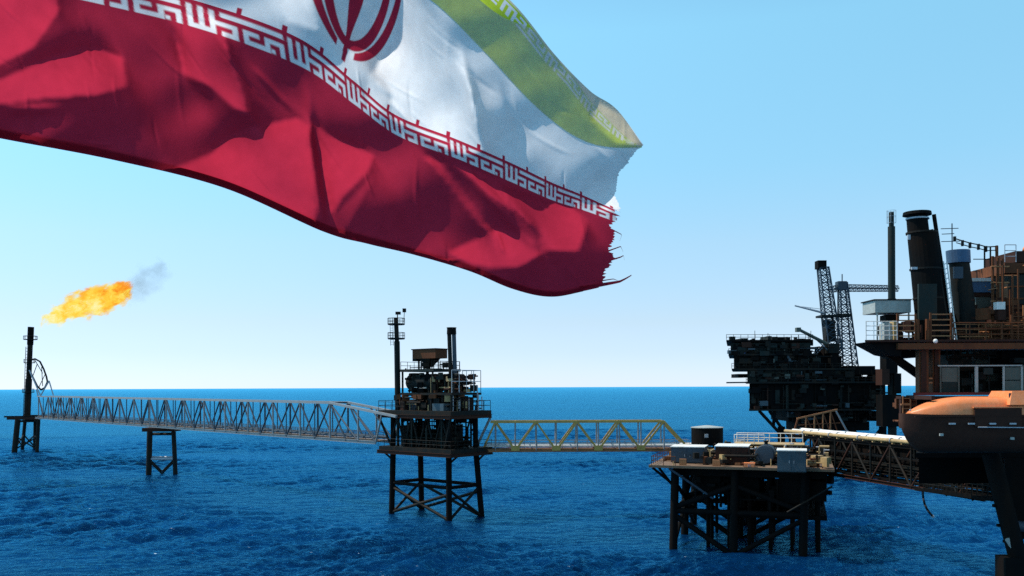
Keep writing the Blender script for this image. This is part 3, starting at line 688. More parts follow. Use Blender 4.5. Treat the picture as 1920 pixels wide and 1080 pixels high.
def cabinet(name, label, px0, px1, py_base, py_top, D, depth, mat, roof='white_paint', cat='cabinet', zbase=None, rz=RA):
    pl, pr_ = at(px0, py_base, D), at(px1, py_base, D)
    z0 = zR+.004 if zbase is None else zbase; z1 = Z(py_top, D, (px0+px1)/2)
    w = (pr_.x-pl.x)*.93; cx = (pl.x+pr_.x)/2; cy = D+depth/2
    t = Thing(name, label, cat, (cx, cy, z0))
    t.box('body', (cx, cy, (z0+z1)/2+.06), (w, depth, z1-z0-.12), mat, rz)
    t.box('roof', (cx, cy, z1+.05), (w*1.05, depth*1.06, .10), roof, rz)  # white roofs: brightness of sun on top put into the colour
    t.box('plinth', (cx, cy, z0+.03), (w*.9, depth*.9, .12), 'dark_steel', rz)
    ca, sa = math.cos(rz), math.sin(rz)
    for k in (-.25, .25):
        ctr = Vector((cx+ca*w*k, cy+sa*w*k, (z0+z1)/2)) + Vector((sa, -ca, 0))*(depth/2+.02)
        d_ = t.box('door', tuple(ctr), (w*.44, .05, (z1-z0)*.8), mat, rz)
        t.box('handle', tuple(ctr+Vector((ca*w*.17*(-1 if k > 0 else 1), sa*w*.17*(-1 if k > 0 else 1), 0))+Vector((sa, -ca, 0))*.05), (.06, .06, .3), 'galvanised', rz, parent=d_)
    return t
cabinet('equipment_cabinet', 'wide blue grey cabinet with sunlit white roof at the left end of the riser deck', 1266, 1332, 868, 839, 111, 4.2, 'blue_steel')
cabinet('equipment_cabinet', 'dark brown cabinet with sunlit white roof between the wide cabinet and the round drum', 1352, 1416, 872, 838, 108.5, 5.0, 'rust_dark')
cabinet('equipment_cabinet', 'tall teal cabinet with sunlit white roof at the near right corner of the riser deck', 1466, 1522, 890, 846, 102.0, 3.6, 'teal_box', zbase=zR-.35)
q = at(1326, 830, 128)
tk = Thing('storage_tank', 'round dark tank with a pale rim behind the wide cabinet on the riser deck', 'tank', (q.x, q.y, zR))
zt0, zt1 = Z(834, 128, 1326), Z(802, 128, 1326)
b = MB(); b.lathe((q.x, q.y, 0), [(2.25, zt0), (2.25, zt1)], n=32); tk.mesh('shell', b, 'black_steel')
b = MB(); b.lathe((q.x, q.y, 0), [(2.32, zt1+.002), (2.32, zt1+.10), (.4, zt1+.35)], n=32); tk.mesh('roof', b, 'pale_panel')
for k in range(6):
    a = 2*math.pi*k/6+.3; tk.tube('leg', (q.x+1.9*math.cos(a), q.y+1.9*math.sin(a), zR), (q.x+1.9*math.cos(a), q.y+1.9*math.sin(a), zt0+.05), .12, 'dark_steel')
tk.box('manhole', (q.x-.6, q.y-2.25, (zt0+zt1)/2+.2), (.5, .12, .5), 'galvanised')
q = at(1443, 862, 108)
horizontal_drum('round_drum', 'blue grey round drum next to the tall teal cabinet', (q.x, q.y+1.6, zR+1.3), 1.15, 3.4, 'blue_steel', RA+R(86), saddle=.15, dome=.06)
cabinet('crate', 'small orange crate lying on the front edge of the riser deck', 1397, 1418, 881, 870, 105.5, 1.1, 'orange_grp', roof='orange_grp', cat='crate')

# ================================================================== PIPE BRIDGE to the right hand platform
A1, B1 = at(1500, 800, 124.0), at(1872, 800, 88.0)
zt_, zb_ = 13.1, 8.7
pb_ = Thing('pipe_bridge', 'dark sagging lattice bridge carrying the white pipes over the water', 'bridge', (B1.x, B1.y, 0))
dv = Vector((B1.x-A1.x, B1.y-A1.y, 0)); Lp = dv.length; dv.normalize(); nn = Vector((-dv.y, dv.x, 0))
def pp(t, z, side): return Vector((A1.x, A1.y, z)) + dv*(Lp*t) + nn*(side*1.6)
for side in (-1, 1):
    pb_.beam('top_chord', pp(0, zt_, side), pp(1, zt_, side), .3, .35, 'black_steel'); pb_.beam('bottom_chord', pp(0, zb_, side), pp(1, zb_, side), .35, .4, 'rust_dark')
    for i in range(10):
        t0, t1 = i/10, (i+1)/10
        pb_.tube('post', pp(t0, zb_, side), pp(t0, zt_, side), .12, 'dark_steel')
        pb_.tube('diagonal', pp(t0, zt_ if i % 2 == 0 else zb_, side), pp(t1, zb_ if i % 2 == 0 else zt_, side), .14, 'rust_dark' if i % 2 else 'dark_steel')
    pb_.rail([pp(.02, zb_+.6, side*.8), pp(.98, zb_+.6, side*.8)], 'dark_steel', h=1.1, r=.04, rails=3)
for i in range(11):
    pb_.bar('cross_beam', pp(i/10, zt_, 1), pp(i/10, zt_, -1), .22, .22, 'dark_steel'); pb_.bar('cross_beam', pp(i/10, zb_, 1), pp(i/10, zb_, -1), .22, .22, 'dark_steel')
pb_.bar('dark_backing', pp(0, (zt_+zb_)/2, 1.25), pp(1, (zt_+zb_)/2, 1.25), .08, (zt_-zb_)*.86, 'black_steel')  # dark sheet added behind the truss in place of shade
pb_.bar('walkway', pp(0, zb_+.3, 0), pp(1, zb_+.3, 0), 2.4, .1, 'black_steel')
pb_.bar('cable_tray', pp(0, zt_-1.4, -.7), pp(1, zt_-1.4, -.7), .9, .2, 'black_steel'); pb_.bar('cable_tray', pp(0, zt_-2.6, .5), pp(1, zt_-2.6, .5), 1.2, .25, 'dark_steel')
for k, (sd, dz, r_, mt, lab) in enumerate(((-.75, .55, .24, 'tan_paint', 'tan pipe along the near edge of the lattice pipe bridge'), (.0, .6, .25, 'white_paint', 'white pipe in the middle of the lattice pipe bridge, next to the tan one'), (.8, .66, .30, 'white_paint', 'thickest white pipe along the far edge of the lattice pipe bridge'))):
    t = Thing('pipe_run', lab, 'pipe', tuple(pp(0, zt_+.25, sd)), 'pipes on the pipe bridge')
    t.tube('pipe', pp(-.05, zt_+dz, sd), pp(1.0, zt_+dz, sd), r_, mt)
    for i in range(6):
        t.tube('flange', pp(.08+i*.17, zt_+dz, sd), pp(.084+i*.17, zt_+dz, sd), r_*1.35, 'galvanised')
    for i in range(11): 
        q = pp(i/10, zt_, sd); t.box('shoe', (q.x, q.y, zt_+(dz-r_)/2+.06), (.3, .3, max(.1, dz-r_-.1)), 'tan_paint')
# lower catwalk with its hanging hose
C0, C1 = at(1725, 800, 96.0), at(1872, 800, 84.5)
cw = Thing('catwalk', 'low narrow catwalk with a close picket railing under the pipe bridge', 'walkway', (C1.x, C1.y, 0))
zc0, zc1 = Z(917, 96, 1725), Z(937, 84.5, 1872)
P0, P1 = Vector((C0.x, C0.y, zc0)), Vector((C1.x, C1.y, zc1))
cw.bar('deck', P0, P1, 1.4, .28, 'black_steel')
for k in (-.65, .65): cw.rail([P0+nn*k+Vector((0,0,.14)), P1+nn*k+Vector((0,0,.14))], 'dark_steel', h=1.15, step=.75, r=.05, rails=2)
for i in range(4):
    t = i/3; q = P0.lerp(P1, t); cw.tube('hanger', q, Vector((q.x, q.y, zb_-.2))+nn*.3, .09, 'dark_steel')
hs = Thing('hose', 'black hose hanging off the end of the low catwalk', 'hose', tuple(at(1730, 918, 95)))
b = MB(); b.path([at(x, y, 95) for x, y in ((1730,916),(1731,934),(1734,946),(1739,956),(1745,964),(1748,967))], .12, n=8); hs.mesh('hose_tube', b, 'rubber', smooth=True)
b = MB(); b.tube(at(1748, 967, 95), at(1750, 970, 95), .16, n=8); hs.mesh('coupling', b, 'galvanised')

# rusty gangway frame
gw = Thing('gangway_frame', 'rusty slanting gangway frame standing behind the white pipes', 'gangway', tuple(at(1535, 812, 128)))
def gp(x, y, d=0): return at(x, y, 126+d)
for d in (0, 2.4):
    gw.bar('top_rail', gp(1494, 785, d), gp(1570, 768, d), .22, .22, 'rust_light'); gw.bar('foot_rail', gp(1484, 812, d), gp(1580, 812, d), .25, .25, 'rust')
    gw.bar('end_post', gp(1566, 768, d), gp(1590, 812, d), .2, .2, 'grey_paint'); gw.bar('end_post', gp(1496, 785, d), gp(1488, 812, d), .2, .2, 'rust')
    for x, y in ((1511, 781), (1527, 777), (1543, 774), (1557, 770)):
        gw.bar('post', gp(x, 812, d), gp(x, y, d), .15, .15, 'rust_light' if x % 4 else 'yellow_paint'); gw.bar('diagonal', gp(x, y, d), gp(x+14, 811, d), .12, .12, 'rust')
    gw.bar('mid_rail', gp(1496, 797, d), gp(1575, 793, d), .12, .12, 'rust')
gw.bar('tread', gp(1490, 812, 1.2)+Vector((0,0,.16)), gp(1580, 812, 1.2)+Vector((0,0,.16)), 2.2, .08, 'rust_light')
for x in (1490, 1535, 1578): gw.bar('support', gp(x, 813, 1.2), Vector((gp(x, 813, 1.2).x, gp(x, 813, 1.2).y, zR)), .2, .2, 'rust_dark')

# ================================================================== FAR PLATFORM with living quarters
DF = 190.0
far = Thing('quarters_platform', 'big dark stacked platform with stepped floors standing behind on the right', 'oil platform', (at(1520, 760, DF).x, DF+10, 0))
def fbox(t, name, x0, y0, x1, y1, D, dep, mat, parent=None):
    p, q = at(x0, y1, D), at(x1, y0, D)
    return t.box(name, ((p.x+q.x)/2, D+dep/2, (p.z+q.z)/2), (q.x-p.x, dep, q.z-p.z), mat, parent=parent)
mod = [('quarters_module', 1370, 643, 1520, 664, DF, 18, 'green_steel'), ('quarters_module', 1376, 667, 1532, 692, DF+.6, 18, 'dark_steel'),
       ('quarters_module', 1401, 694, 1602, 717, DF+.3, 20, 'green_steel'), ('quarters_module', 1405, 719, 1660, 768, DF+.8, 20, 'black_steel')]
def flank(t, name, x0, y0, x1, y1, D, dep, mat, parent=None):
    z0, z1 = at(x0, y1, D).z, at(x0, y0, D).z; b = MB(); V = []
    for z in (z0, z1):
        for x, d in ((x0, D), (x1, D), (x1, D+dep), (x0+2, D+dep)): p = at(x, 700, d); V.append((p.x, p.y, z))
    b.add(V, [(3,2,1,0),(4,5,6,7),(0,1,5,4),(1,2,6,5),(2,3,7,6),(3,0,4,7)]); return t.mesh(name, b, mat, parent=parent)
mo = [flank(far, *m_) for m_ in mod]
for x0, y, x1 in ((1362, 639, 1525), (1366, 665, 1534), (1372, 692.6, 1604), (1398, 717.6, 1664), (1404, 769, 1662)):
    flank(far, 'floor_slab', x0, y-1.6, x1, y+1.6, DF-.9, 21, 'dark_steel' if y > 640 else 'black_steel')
for m_, ob in zip(mod, mo):                       # windows, doors and ribs
    x0, y0, x1, y1 = m_[1:5]; n_ = int((x1-x0)/15)
    for i in range(n_):
        xc = x0+(i+.5)*(x1-x0)/n_; p, q = at(xc-3.2, y0+(y1-y0)*.62, m_[5]), at(xc+3.2, y0+(y1-y0)*.25, m_[5])
        if random.random() < .45: continue
        far.box('window' if i % 3 else 'door', ((p.x+q.x)/2, m_[5]-.03, (p.z+q.z)/2-(0 if i % 3 else .4)), (q.x-p.x if i % 3 else .95, .1, q.z-p.z+(0 if i % 3 else .8)), 'dark_steel' if i % 3 else 'green_steel', parent=ob)
        p = at(x0+i*(x1-x0)/n_, y1, m_[5]); far.bar('rib', (p.x+.3, m_[5]-.08, p.z), (p.x+.3, m_[5]-.08, at(xc, y0, m_[5]).z), .16, .16, 'black_steel', parent=ob)
for x0, y, x1 in ((1362, 637, 1524), (1366, 663.5, 1532), (1372, 691, 1602), (1399, 716, 1662)):
    far.rail([at(x0, y, DF-.8), at(x1, y, DF-.8)], 'dark_steel', h=1.1, r=.05)
for x0, y0, x1, y1, m_ in ((1455, 632, 1482, 640, 'black_steel'), (1390, 634, 1402, 638, 'dark_steel'), (1440, 630, 1447, 638, 'green_steel'), (1532, 668, 1578, 692, 'black_steel'), (1545, 648, 1572, 668, 'black_steel'), (1384, 701, 1402, 708, 'black_steel')):
    fbox(far, 'roof_unit', x0, y0, x1, y1, DF+3, 6, m_)
far.bar('boom_rest', at(1362, 717.5, DF+1), at(1402, 717, DF+1), .25, .3, 'blue_steel')
fbox(far, 'sub_structure', 1478, 770.8, 1650, 790, DF+5, 13, 'black_steel')
fbox(far, 'sub_structure', 1500, 790.3, 1630, 808, DF+6, 10, 'black_steel')
for x0, y0, x1, y1 in ((1424, 771, 1462, 812), (1443, 771, 1468, 806), (1452, 771, 1450, 800)): far.tube('support_strut', at(x0, y0, DF+2), at(x1, y1, DF+6), .35, 'dark_steel')
for xx in (1465, 1530, 1595, 1655):
    for d in (6, 17):
        p = at(xx, 800, DF+d); q = Vector((p.x, p.y, -2)); far.tube('leg', p, q, .8, 'black_steel')
for x0, x1 in ((1465, 1530), (1530, 1595), (1595, 1655)):
    p, q = at(x0, 800, DF+6), at(x1, 800, DF+6); far.tube('brace', p, Vector((q.x, q.y, 2)), .35, 'black_steel'); far.tube('brace', Vector((p.x, p.y, 2)), q, .35, 'black_steel')
fbox(far, 'upper_shelter', 1588, 686, 1641, 703, DF+2, 8, 'black_steel')
for x in (1592, 1637): 
    for d in (2.5, 9): far.tube('shelter_post', at(x, 703, DF+d), at(x, 718, DF+d), .3, 'black_steel')
fbox(far, 'machinery', 1580, 705, 1612, 717, DF+4, 5, 'dark_steel')
for (x0, y0, x1, y1, D_), sd in zip(((1372, 645, 1518, 663, DF), (1378, 668, 1530, 691, DF+.6), (1403, 696, 1600, 716, DF+.3), (1407, 722, 1658, 767, DF+.8), (1480, 772, 1648, 789, DF+5)), range(5)):
    for mt, n_ in (('black_steel', 26), ('dark_steel', 20), ('green_steel', 14), ('rust_dark', 4), ('teal_box', 3), ('panel_green', 2)):
        r_ = random.Random(sd*7+n_); b = MB()
        for _ in range(n_):
            x, y = r_.uniform(x0, x1), r_.uniform(y0, y1); p = at(x, y, D_)
            if r_.random() < .55: b.box((p.x, p.y-r_.uniform(.1, .6), p.z), (r_.uniform(.3, 2.2), 1.3, r_.uniform(.25, 1.3)))
            elif r_.random() < .5: b.tube((p.x, D_-.4, p.z), (p.x+r_.uniform(1, 6), D_-.4, p.z), r_.uniform(.06, .2), n=6)
            else: b.tube((p.x, D_-.4, Z(y0, D_, x)), (p.x, D_-.4, Z(y1, D_, x)), r_.uniform(.06, .2), n=6)
        far.mesh('wall_fittings', b, mt)[0]['kind'] = 'stuff'
r_ = random.Random(77); b = MB()
for _ in range(34):
    x = r_.uniform(1370, 1522); p = at(x, 637.5, DF+r_.uniform(0, 12)); p.z = Z(637.4, DF, x)
    if r_.random() < .5: h = r_.uniform(.2, .9); b.box((p.x, p.y, p.z+h/2), (r_.uniform(.3, 2.0), 1.0, h))
    else: b.tube(p, p+Vector((0, 0, r_.uniform(.6, 2.2))), .06, n=5)
far.mesh('roof_fittings', b, 'dark_steel')[0]['kind'] = 'stuff'
r_ = random.Random(78); b = MB()
for _ in range(60):
    x = r_.uniform(1535, 1660); p = at(x, 716, DF+r_.uniform(.5, 10)); p.z = Z(716.5, DF, x); h = r_.uniform(.4, 3.0)
    if r_.random() < .5: b.box((p.x, p.y, p.z+h/2), (r_.uniform(.3, 1.8), 1.2, h))
    else: b.tube(p, p+Vector((r_.uniform(-.6, .6), 0, h)), .09, n=5)
far.mesh('deck_fittings', b, 'black_steel')[0]['kind'] = 'stuff'
# sign
sg = Thing('blue_sign', 'small blue and white sign board on the upper left of the far platform', 'sign', tuple(at(1387, 664, DF-.3)))
fbox(sg, 'board', 1377, 652, 1397, 663, DF-.22, .12, 'sign_blue')
fbox(sg, 'stripe', 1378, 653.5, 1396, 656.0, DF-.28, .05, 'white_paint'); fbox(sg, 'stripe', 1379, 659.5, 1392, 661, DF-.28, .05, 'white_paint')

def lattice(t, p, q, w0, w1, n, mat, r=.1, tw=0.0, name='lattice'):
    """four-legged lattice between p and q: legs and bay bracing as parts"""
    p, q = Vector(p), Vector(q); d = (q-p).normalized()
    a = d.orthogonal().normalized() if abs(d.z) < .9 else Vector((1,0,0)); a = (a-d*a.dot(d)).normalized(); b = d.cross(a)
    def c_(t_, i):
        w = (w0+(w1-w0)*t_)/2; sx, sy = ((-1,-1),(1,-1),(1,1),(-1,1))[i]
        return p.lerp(q, t_)+a*(sx*w)+b*(sy*w)
    for i in range(4): t.tube('leg', c_(0, i), c_(1, i), r*1.5, mat)
    for k in range(n):
        t0, t1 = k/n, (k+1)/n; mb = MB()
        for i in range(4):
            j = (i+1) % 4; mb.tube(c_(t0, i), c_(t1, j), r*.8, n=5); mb.tube(c_(t0, j), c_(t1, i), r*.8, n=5); mb.tube(c_(t1, i), c_(t1, j), r*.8, n=5)
        t.mesh('bay_bracing', mb, mat)
l1 = Thing('derrick_tower', 'leaning lattice tower with a dark block on top, left of the two far lattice towers', 'tower', tuple(at(1563, 668, DF+6)))
lattice(l1, at(1564, 668, DF+6), at(1543, 502, DF+6), 2.9, 1.9, 12, 'blue_steel', .11)
fbox(l1, 'crown_block', 1534, 488, 1550, 503, DF+5, 2.2, 'black_steel')
fbox(l1, 'mid_platform', 1541, 590, 1572, 594, DF+4, 4, 'dark_steel'); fbox(l1, 'machinery', 1549, 600, 1566, 640, DF+5, 2.0, 'dark_steel')
l2 = Thing('derrick_tower', 'straight tapering lattice tower carrying a long jib, right of the two far lattice towers', 'tower', tuple(at(1596, 688, DF+7)))
lattice(l2, at(1590, 694, DF+7), at(1580, 530, DF+7), 3.4, 1.5, 12, 'blue_steel', .11)
fbox(l2, 'crown_block', 1572, 527, 1588, 543, DF+6, 2.0, 'blue_steel'); fbox(l2, 'mid_platform', 1571, 588, 1598, 593, DF+5, 4, 'dark_steel'); l2.tube('spike', at(1579, 528, DF+7), at(1579, 514, DF+7), .12, 'blue_steel')
lattice(l2, at(1586, 540, DF+7), at(1684, 541, DF+7), 1.1, .9, 12, 'blue_steel', .06)
lattice(l2, at(1573, 540, DF+7), at(1558, 543, DF+7), 1.1, .9, 2, 'blue_steel', .06)
cr1 = Thing('crane_boom', 'thick grey crane boom slanting up to the left over the far platform', 'crane', tuple(at(1562, 668, DF+2)))
b = MB(); b.tube(at(1560, 650, DF+2), at(1500, 619, DF), .42, .32, n=8); cr1.mesh('boom', b, 'panel_green')
fbox(cr1, 'boom_head', 1494, 614, 1502, 622, DF-.5, 1.2, 'panel_green'); fbox(cr1, 'cab', 1554, 644, 1574, 662, DF+.5, 3, 'dark_steel'); fbox(cr1, 'pedestal', 1558, 662, 1570, 693, DF+1, 2, 'black_steel')
cr1.tube('ram', at(1530, 636, DF+1.5), at(1556, 660, DF+1.5), .14, 'galvanised')
for x0, x1 in ((1520, 1545), (1526, 1550)): cr1.tube('stay', at(x0, 668, DF+2), at(x1, 644, DF+2), .1, 'galvanised')
cr2 = Thing('crane_jib', 'thin pale jib sticking out left from the leaning lattice tower', 'crane', tuple(at(1546, 588, DF+6)))
b = MB(); b.tube(at(1546, 587, DF+5), at(1490, 573, DF+5), .25, .16, n=6); cr2.mesh('boom', b, 'galvanised'); cr2.tube('tie', at(1543, 580, DF+5), at(1500, 574.5, DF+5), .06, 'galvanised'); cr2.tube('tie_strut', at(1520, 581, DF+5), at(1520, 577, DF+5), .06, 'galvanised')
DV = 182.0
vs = Thing('vent_stack', 'very tall plain dark pole rising behind the right hand platform', 'mast', tuple(at(1672, 790, DV)))
pv0 = at(1672, 560, DV); 
vs.tube('pole', (pv0.x, DV, 0-2), (pv0.x, DV, Z(560, DV, 1672)), .85, 'dark_steel'); vs.tube('pole', (pv0.x, DV, Z(560, DV, 1672)), (pv0.x, DV, Z(425, DV, 1672)), .72, 'green_steel'); vs.tube('tip', (pv0.x, DV, Z(425, DV, 1672)), (pv0.x, DV, Z(398, DV, 1672)), .5, 'green_steel')
b = MB()
for i in range(9):
    a = 2*math.pi*i/9; x, y = pv0.x+.9*math.cos(a), DV+.9*math.sin(a); b.tube((x, y, Z(418, DV, 1672)), (x, y, Z(395, DV, 1672)), .03, n=4)
    a2 = 2*math.pi*(i+1)/9; x2, y2 = pv0.x+.9*math.cos(a2), DV+.9*math.sin(a2)
    for yy in (418, 406, 395): b.tube((x, y, Z(yy, DV, 1672)), (x2, y2, Z(yy, DV, 1672)), .03, n=4)
vs.mesh('cage', b, 'galvanised')
for x0, y0, x1, y1, m_ in ((1654, 692, 1668, 722, 'rust_dark'), (1677, 700, 1690, 738, 'black_steel'), (1655, 740, 1690, 800, 'black_steel'), (1662, 648, 1683, 700, 'black_steel')): fbox(vs, 'side_equipment', x0, y0, x1, y1, DV-1.6, 3.2, m_)

# ================================================================== NEAR RIGHT PLATFORM
DN = 70.0
npf = Thing('production_platform', 'rusty brown production platform filling the right edge of the picture', 'oil platform', (at(1850, 900, DN+8).x, DN+8, 0))
def nb(name, x0, y0, x1, y1, mat, D=DN, dep=.5, parent=None): return fbox(npf, name, x0, y0, x1, y1, D, dep, mat, parent)
zdk = Z(637, DN, 1720)
def plan(name, pts, y0, y1, mat):
    z0, z1 = Z(y1, DN, 1750), Z(y0, DN, 1750); b = MB(); n = len(pts); V = []
    for z in (z0, z1):
        for x, D in pts: p = at(x, 700, D); V.append((p.x, p.y, z))
    b.add(V, [tuple(range(n-1, -1, -1)), tuple(range(n, 2*n))]+[(i, (i+1) % n, n+(i+1) % n, n+i) for i in range(n)]); return npf.mesh(name, b, mat)
# upper deck: a thick plate with brown edge beams and a cantilevered corner
plan('upper_deck', [(1622, DN-.2), (2090, DN-.2), (2090, DN+19), (1664, DN+19)], 637, 641, 'rust_dark')
nb('edge_beam', 1684, 642, 2080, 655, 'rust', DN-.15, .4)
plan('edge_beam', [(1684, DN+.3), (1690, DN+.3), (1700, DN+17), (1694, DN+17)], 642, 656, 'rust_dark')
b = MB(); dd = DN+.2
tri = [(1626, 641.2), (1690, 641.2), (1690, 668), (1668, 664)]
vsn = [at(x, y, dd) for x, y in tri]; vsb = [v+Vector((0, 3.0, 0)) for v in vsn]
b.add(vsn+vsb, [(0,3,2,1), (4,5,6,7), (0,1,5,4), (1,2,6,5), (2,3,7,6), (3,0,4,7)]); npf.mesh('corner_bracket', b, 'black_steel')
npf.beam('diagonal_brace', at(1650, 652, DN+2), at(1736, 712, DN+2), .45, .6, 'black_steel')
nb('lower_beam', 1690, 656, 1730, 670, 'black_steel', DN+3, 4)
# columns
for x0, x1, D in ((1724, 1741, DN+.4), (1749, 1763, DN+1.0)): nb('column', x0, 655.5, x1, 736, 'rust', D, .7)
for x0, x1, D in ((1728, 1737, DN+.25), (1753, 1760, DN+.85)): nb('column_flange', x0, 656, x1, 735, 'rust_dark', D, .1)
for yy in (708, 716): nb('column_tie', 1742, yy, 1748.5, yy+3, 'rust_light', DN+.8, .2)
# the enclosed floor: dark back wall, ceiling beams, machines, panel wall
nb('back_wall', 1764, 655.5, 2080, 736, 'black_steel', DN+9, .4)
plan('main_floor', [(1712, DN-.3), (2090, DN-.3), (2090, DN+19), (1740, DN+19)], 736, 741, 'red_primer')
nb('floor_beam', 1690, 741.5, 2080, 748, 'rust_dark', DN, 1.0)
for x0, y0, x1, y1, D, m_ in ((1786, 664, 1822, 684, DN+4, 'dark_steel'), (1828, 658, 1866, 682, DN+5, 'panel_green'), (1878, 660, 1935, 684, DN+3, 'black_steel'), (1795, 690, 1815, 735, DN+5, 'dark_steel'), (1850, 700, 1872, 735, DN+5, 'panel_green')):
    nb('machine', x0, y0, x1, y1, m_, D, 2.5)
b = MB()
for k in range(14):
    x = 1775+k*13; y = 660+random.uniform(0, 22); b.tube(at(x, 656, DN+3.5), at(x, y, DN+3.5), .1, n=6); b.tube(at(x, y, DN+3.5), at(x+26, y, DN+3.5), .1, n=6)
npf.mesh('overhead_pipes', b, 'dark_steel')
scr = nb('screen_frame', 1759, 684, 1917, 687, 'pale_panel', DN+.6, .12)
for x, w in ((1763, 2), (1797, 2), (1829, 5), (1881, 3), (1915, 3)): nb('mullion', x, 687.2, x+w, 735.5, 'pale_panel' if w > 2 else 'panel_green', DN+.6, .12, scr)
for x0, y0, x1, y1, m_ in ((1766, 689, 1796, 716, 'panel_green'), (1766, 718, 1796, 735, 'green_steel'), (1885, 689, 1914, 712, 'panel_green'), (1885, 714, 1914, 735, 'panel_green'), (1845, 690, 1862, 702, 'green_steel')): nb('panel', x0, y0, x1, y1, m_, DN+.68, .06, scr)
nb('cabinet_wall', 1919, 684, 2080, 735.5, 'panel_green', DN+.6, 3)
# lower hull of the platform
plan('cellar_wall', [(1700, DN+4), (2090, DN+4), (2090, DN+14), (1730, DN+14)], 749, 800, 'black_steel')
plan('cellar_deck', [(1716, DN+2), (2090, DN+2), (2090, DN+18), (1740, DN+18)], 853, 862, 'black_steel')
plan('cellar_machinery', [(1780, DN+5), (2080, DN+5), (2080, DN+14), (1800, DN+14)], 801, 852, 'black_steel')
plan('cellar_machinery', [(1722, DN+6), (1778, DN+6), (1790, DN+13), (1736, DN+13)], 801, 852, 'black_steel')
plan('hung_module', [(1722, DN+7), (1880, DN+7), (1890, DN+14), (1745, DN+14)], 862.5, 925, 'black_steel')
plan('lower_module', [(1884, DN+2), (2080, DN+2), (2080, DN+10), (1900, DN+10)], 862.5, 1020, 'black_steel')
for p, q, r_ in ((at(1858, 850, DN), at(1925, 1110, DN-1), .68), (at(1990, 850, DN), at(2090, 1200, DN-1), .68), (at(1930, 850, DN+15), at(1945, 1060, DN+15), .6)):
    q = p + (q-p)*((p.z+2)/(p.z-q.z)); npf.tube('jacket_leg', p, q, r_, 'black_steel')
npf.tube('jacket_brace', at(1893, 985, DN), at(2050, 1000, DN), .42, 'blue_steel'); npf.tube('jacket_brace', at(1905, 1015, DN-.2), at(2060, 1250, DN), .4, 'black_steel')
npf.bar('boat_landing_rail', at(1888, 1010, DN-1), at(1910, 1046, DN-1), .15, .3, 'pale_panel')
for x, y in ((1866, 948), (1874, 985), (1886, 1015)): npf.box('anode', tuple(at(x, y, DN-.3)), (.35, .3, .22), 'black_steel')
nb('boat_fender', 1886, 1046, 1960, 1200, 'black_steel', DN-1.5, 1.5)
# railings and slatted guards on the upper deck
npf.rail([at(1624, 637, DN+6)-Vector((0,0,.0)), at(1624, 637, DN-.1), at(1682, 637, DN-.1)], 'white_paint', h=1.45, r=.03, rails=4, step=.55)
def slats(x0, x1, y0, y1, n_, mat, D):
    fr_ = nb('guard_post', x0, y0, x0+3, y1, 'rust', D, .14); nb('guard_post', x1-3, y0, x1, y1, 'rust', D, .14)
    for k in range(n_):
        yy = y0+(k+.2)*(y1-y0)/n_; nb('slat', x0+3.1, yy, x1-3.1, yy+(y1-y0)/n_*.24, mat, D+.03, .06)
slats(1682, 1719, 588, 636.6, 5, 'rust_light', DN+.1); slats(1744, 1786, 586, 636.6, 5, 'rust_light', DN+.1)
npf.rail([at(1788, 637, DN+.1), at(2000, 637, DN+.1)], 'rust', h=1.35, r=.045, rails=3, step=1.3)
npf.rail([at(1788, 637, DN+2.2), at(2000, 637, DN+2.2)], 'rust_light', h=1.25, r=.035, rails=3, step=1.0)
slats(1896, 1960, 590, 636.6, 5, 'rust', DN+.5)
nb('deck_cabinet', 1658, 606, 1674, 636.7, 'pale_panel', DN+1.5, 1.0); nb('deck_locker', 1676, 601, 1683, 636.7, 'tan_paint', DN+1.2, .8)
nb('deck_gate', 1719.5, 598, 1724, 655, 'rust', DN-.0, .3); nb('deck_gate', 1738, 598, 1743, 655, 'rust', DN+.0, .3)
b = MB()
for k in range(10):
    x = 1780+k*15; b.tube(at(x, 637, DN+3+k % 3), at(x, 637-random.uniform(10, 40), DN+3+k % 3), random.uniform(.08, .2), n=8); yy = 637-random.uniform(6, 28); b.tube(at(x, yy, DN+3+k % 3), at(x+28, yy, DN+3+k % 3), .1, n=8)
npf.mesh('deck_pipework', b, 'rust')
npf.ladder(at(1700, 800, DN-.2), at(1700, 742, DN-.2), 'rust_light', w=.6, r=.05); npf.ladder(at(1712, 800, DN-.1), at(1712, 746, DN-.1), 'rust', w=.5, r=.05)
nb('end_frame', 1690, 745, 1696, 803, 'rust_dark', DN+.1, .4); nb('end_frame', 1697, 775, 1714, 778, 'tan_paint', DN-.3, .2); nb('end_frame', 1698, 795, 1714, 798, 'tan_paint', DN-.3, .2); nb('end_frame', 1690, 757, 1706, 760, 'rust_light', DN-.3, .2)

NX = lambda a, b_, z: Vector((a, DN+b_, z))
xa, xb = at(1775, 637, DN+4).x, at(2000, 637, DN+4).x; zd = Z(637, DN, 1750)+.003
clutter(npf, 'deck_fittings', NX, xa, xb, 1.5, 9, zd, zd+2.6, 70, 'rust', 21, rad=(.05, .16))
clutter(npf, 'deck_fittings', NX, xa, xb, 1.5, 9, zd, zd+2.2, 40, 'rust_light', 22, rad=(.03, .07), boxes=.05)
clutter(npf, 'deck_fittings', NX, at(1855, 637, DN+4).x, xb, 2.0, 3.6, zd, zd+7.0, 40, 'rust', 28, rad=(.04, .1), boxes=.05)
clutter(npf, 'deck_fittings', NX, xa+2.5, xb, 3, 9, zd, zd+5.5, 44, 'rust_dark', 23, rad=(.06, .2))
clutter(npf, 'deck_fittings', NX, xa+3, xb, 2.5, 4, zd, zd+6.5, 16, 'rust_light', 24, rad=(.04, .08), boxes=0)
xc_ = at(1690, 637, DN+3).x
clutter(npf, 'deck_fittings', NX, xc_, xa, 1.0, 8, zd, zd+1.6, 40, 'rust_dark', 25, rad=(.05, .14))
zf = Z(736, DN, 1750)+.003
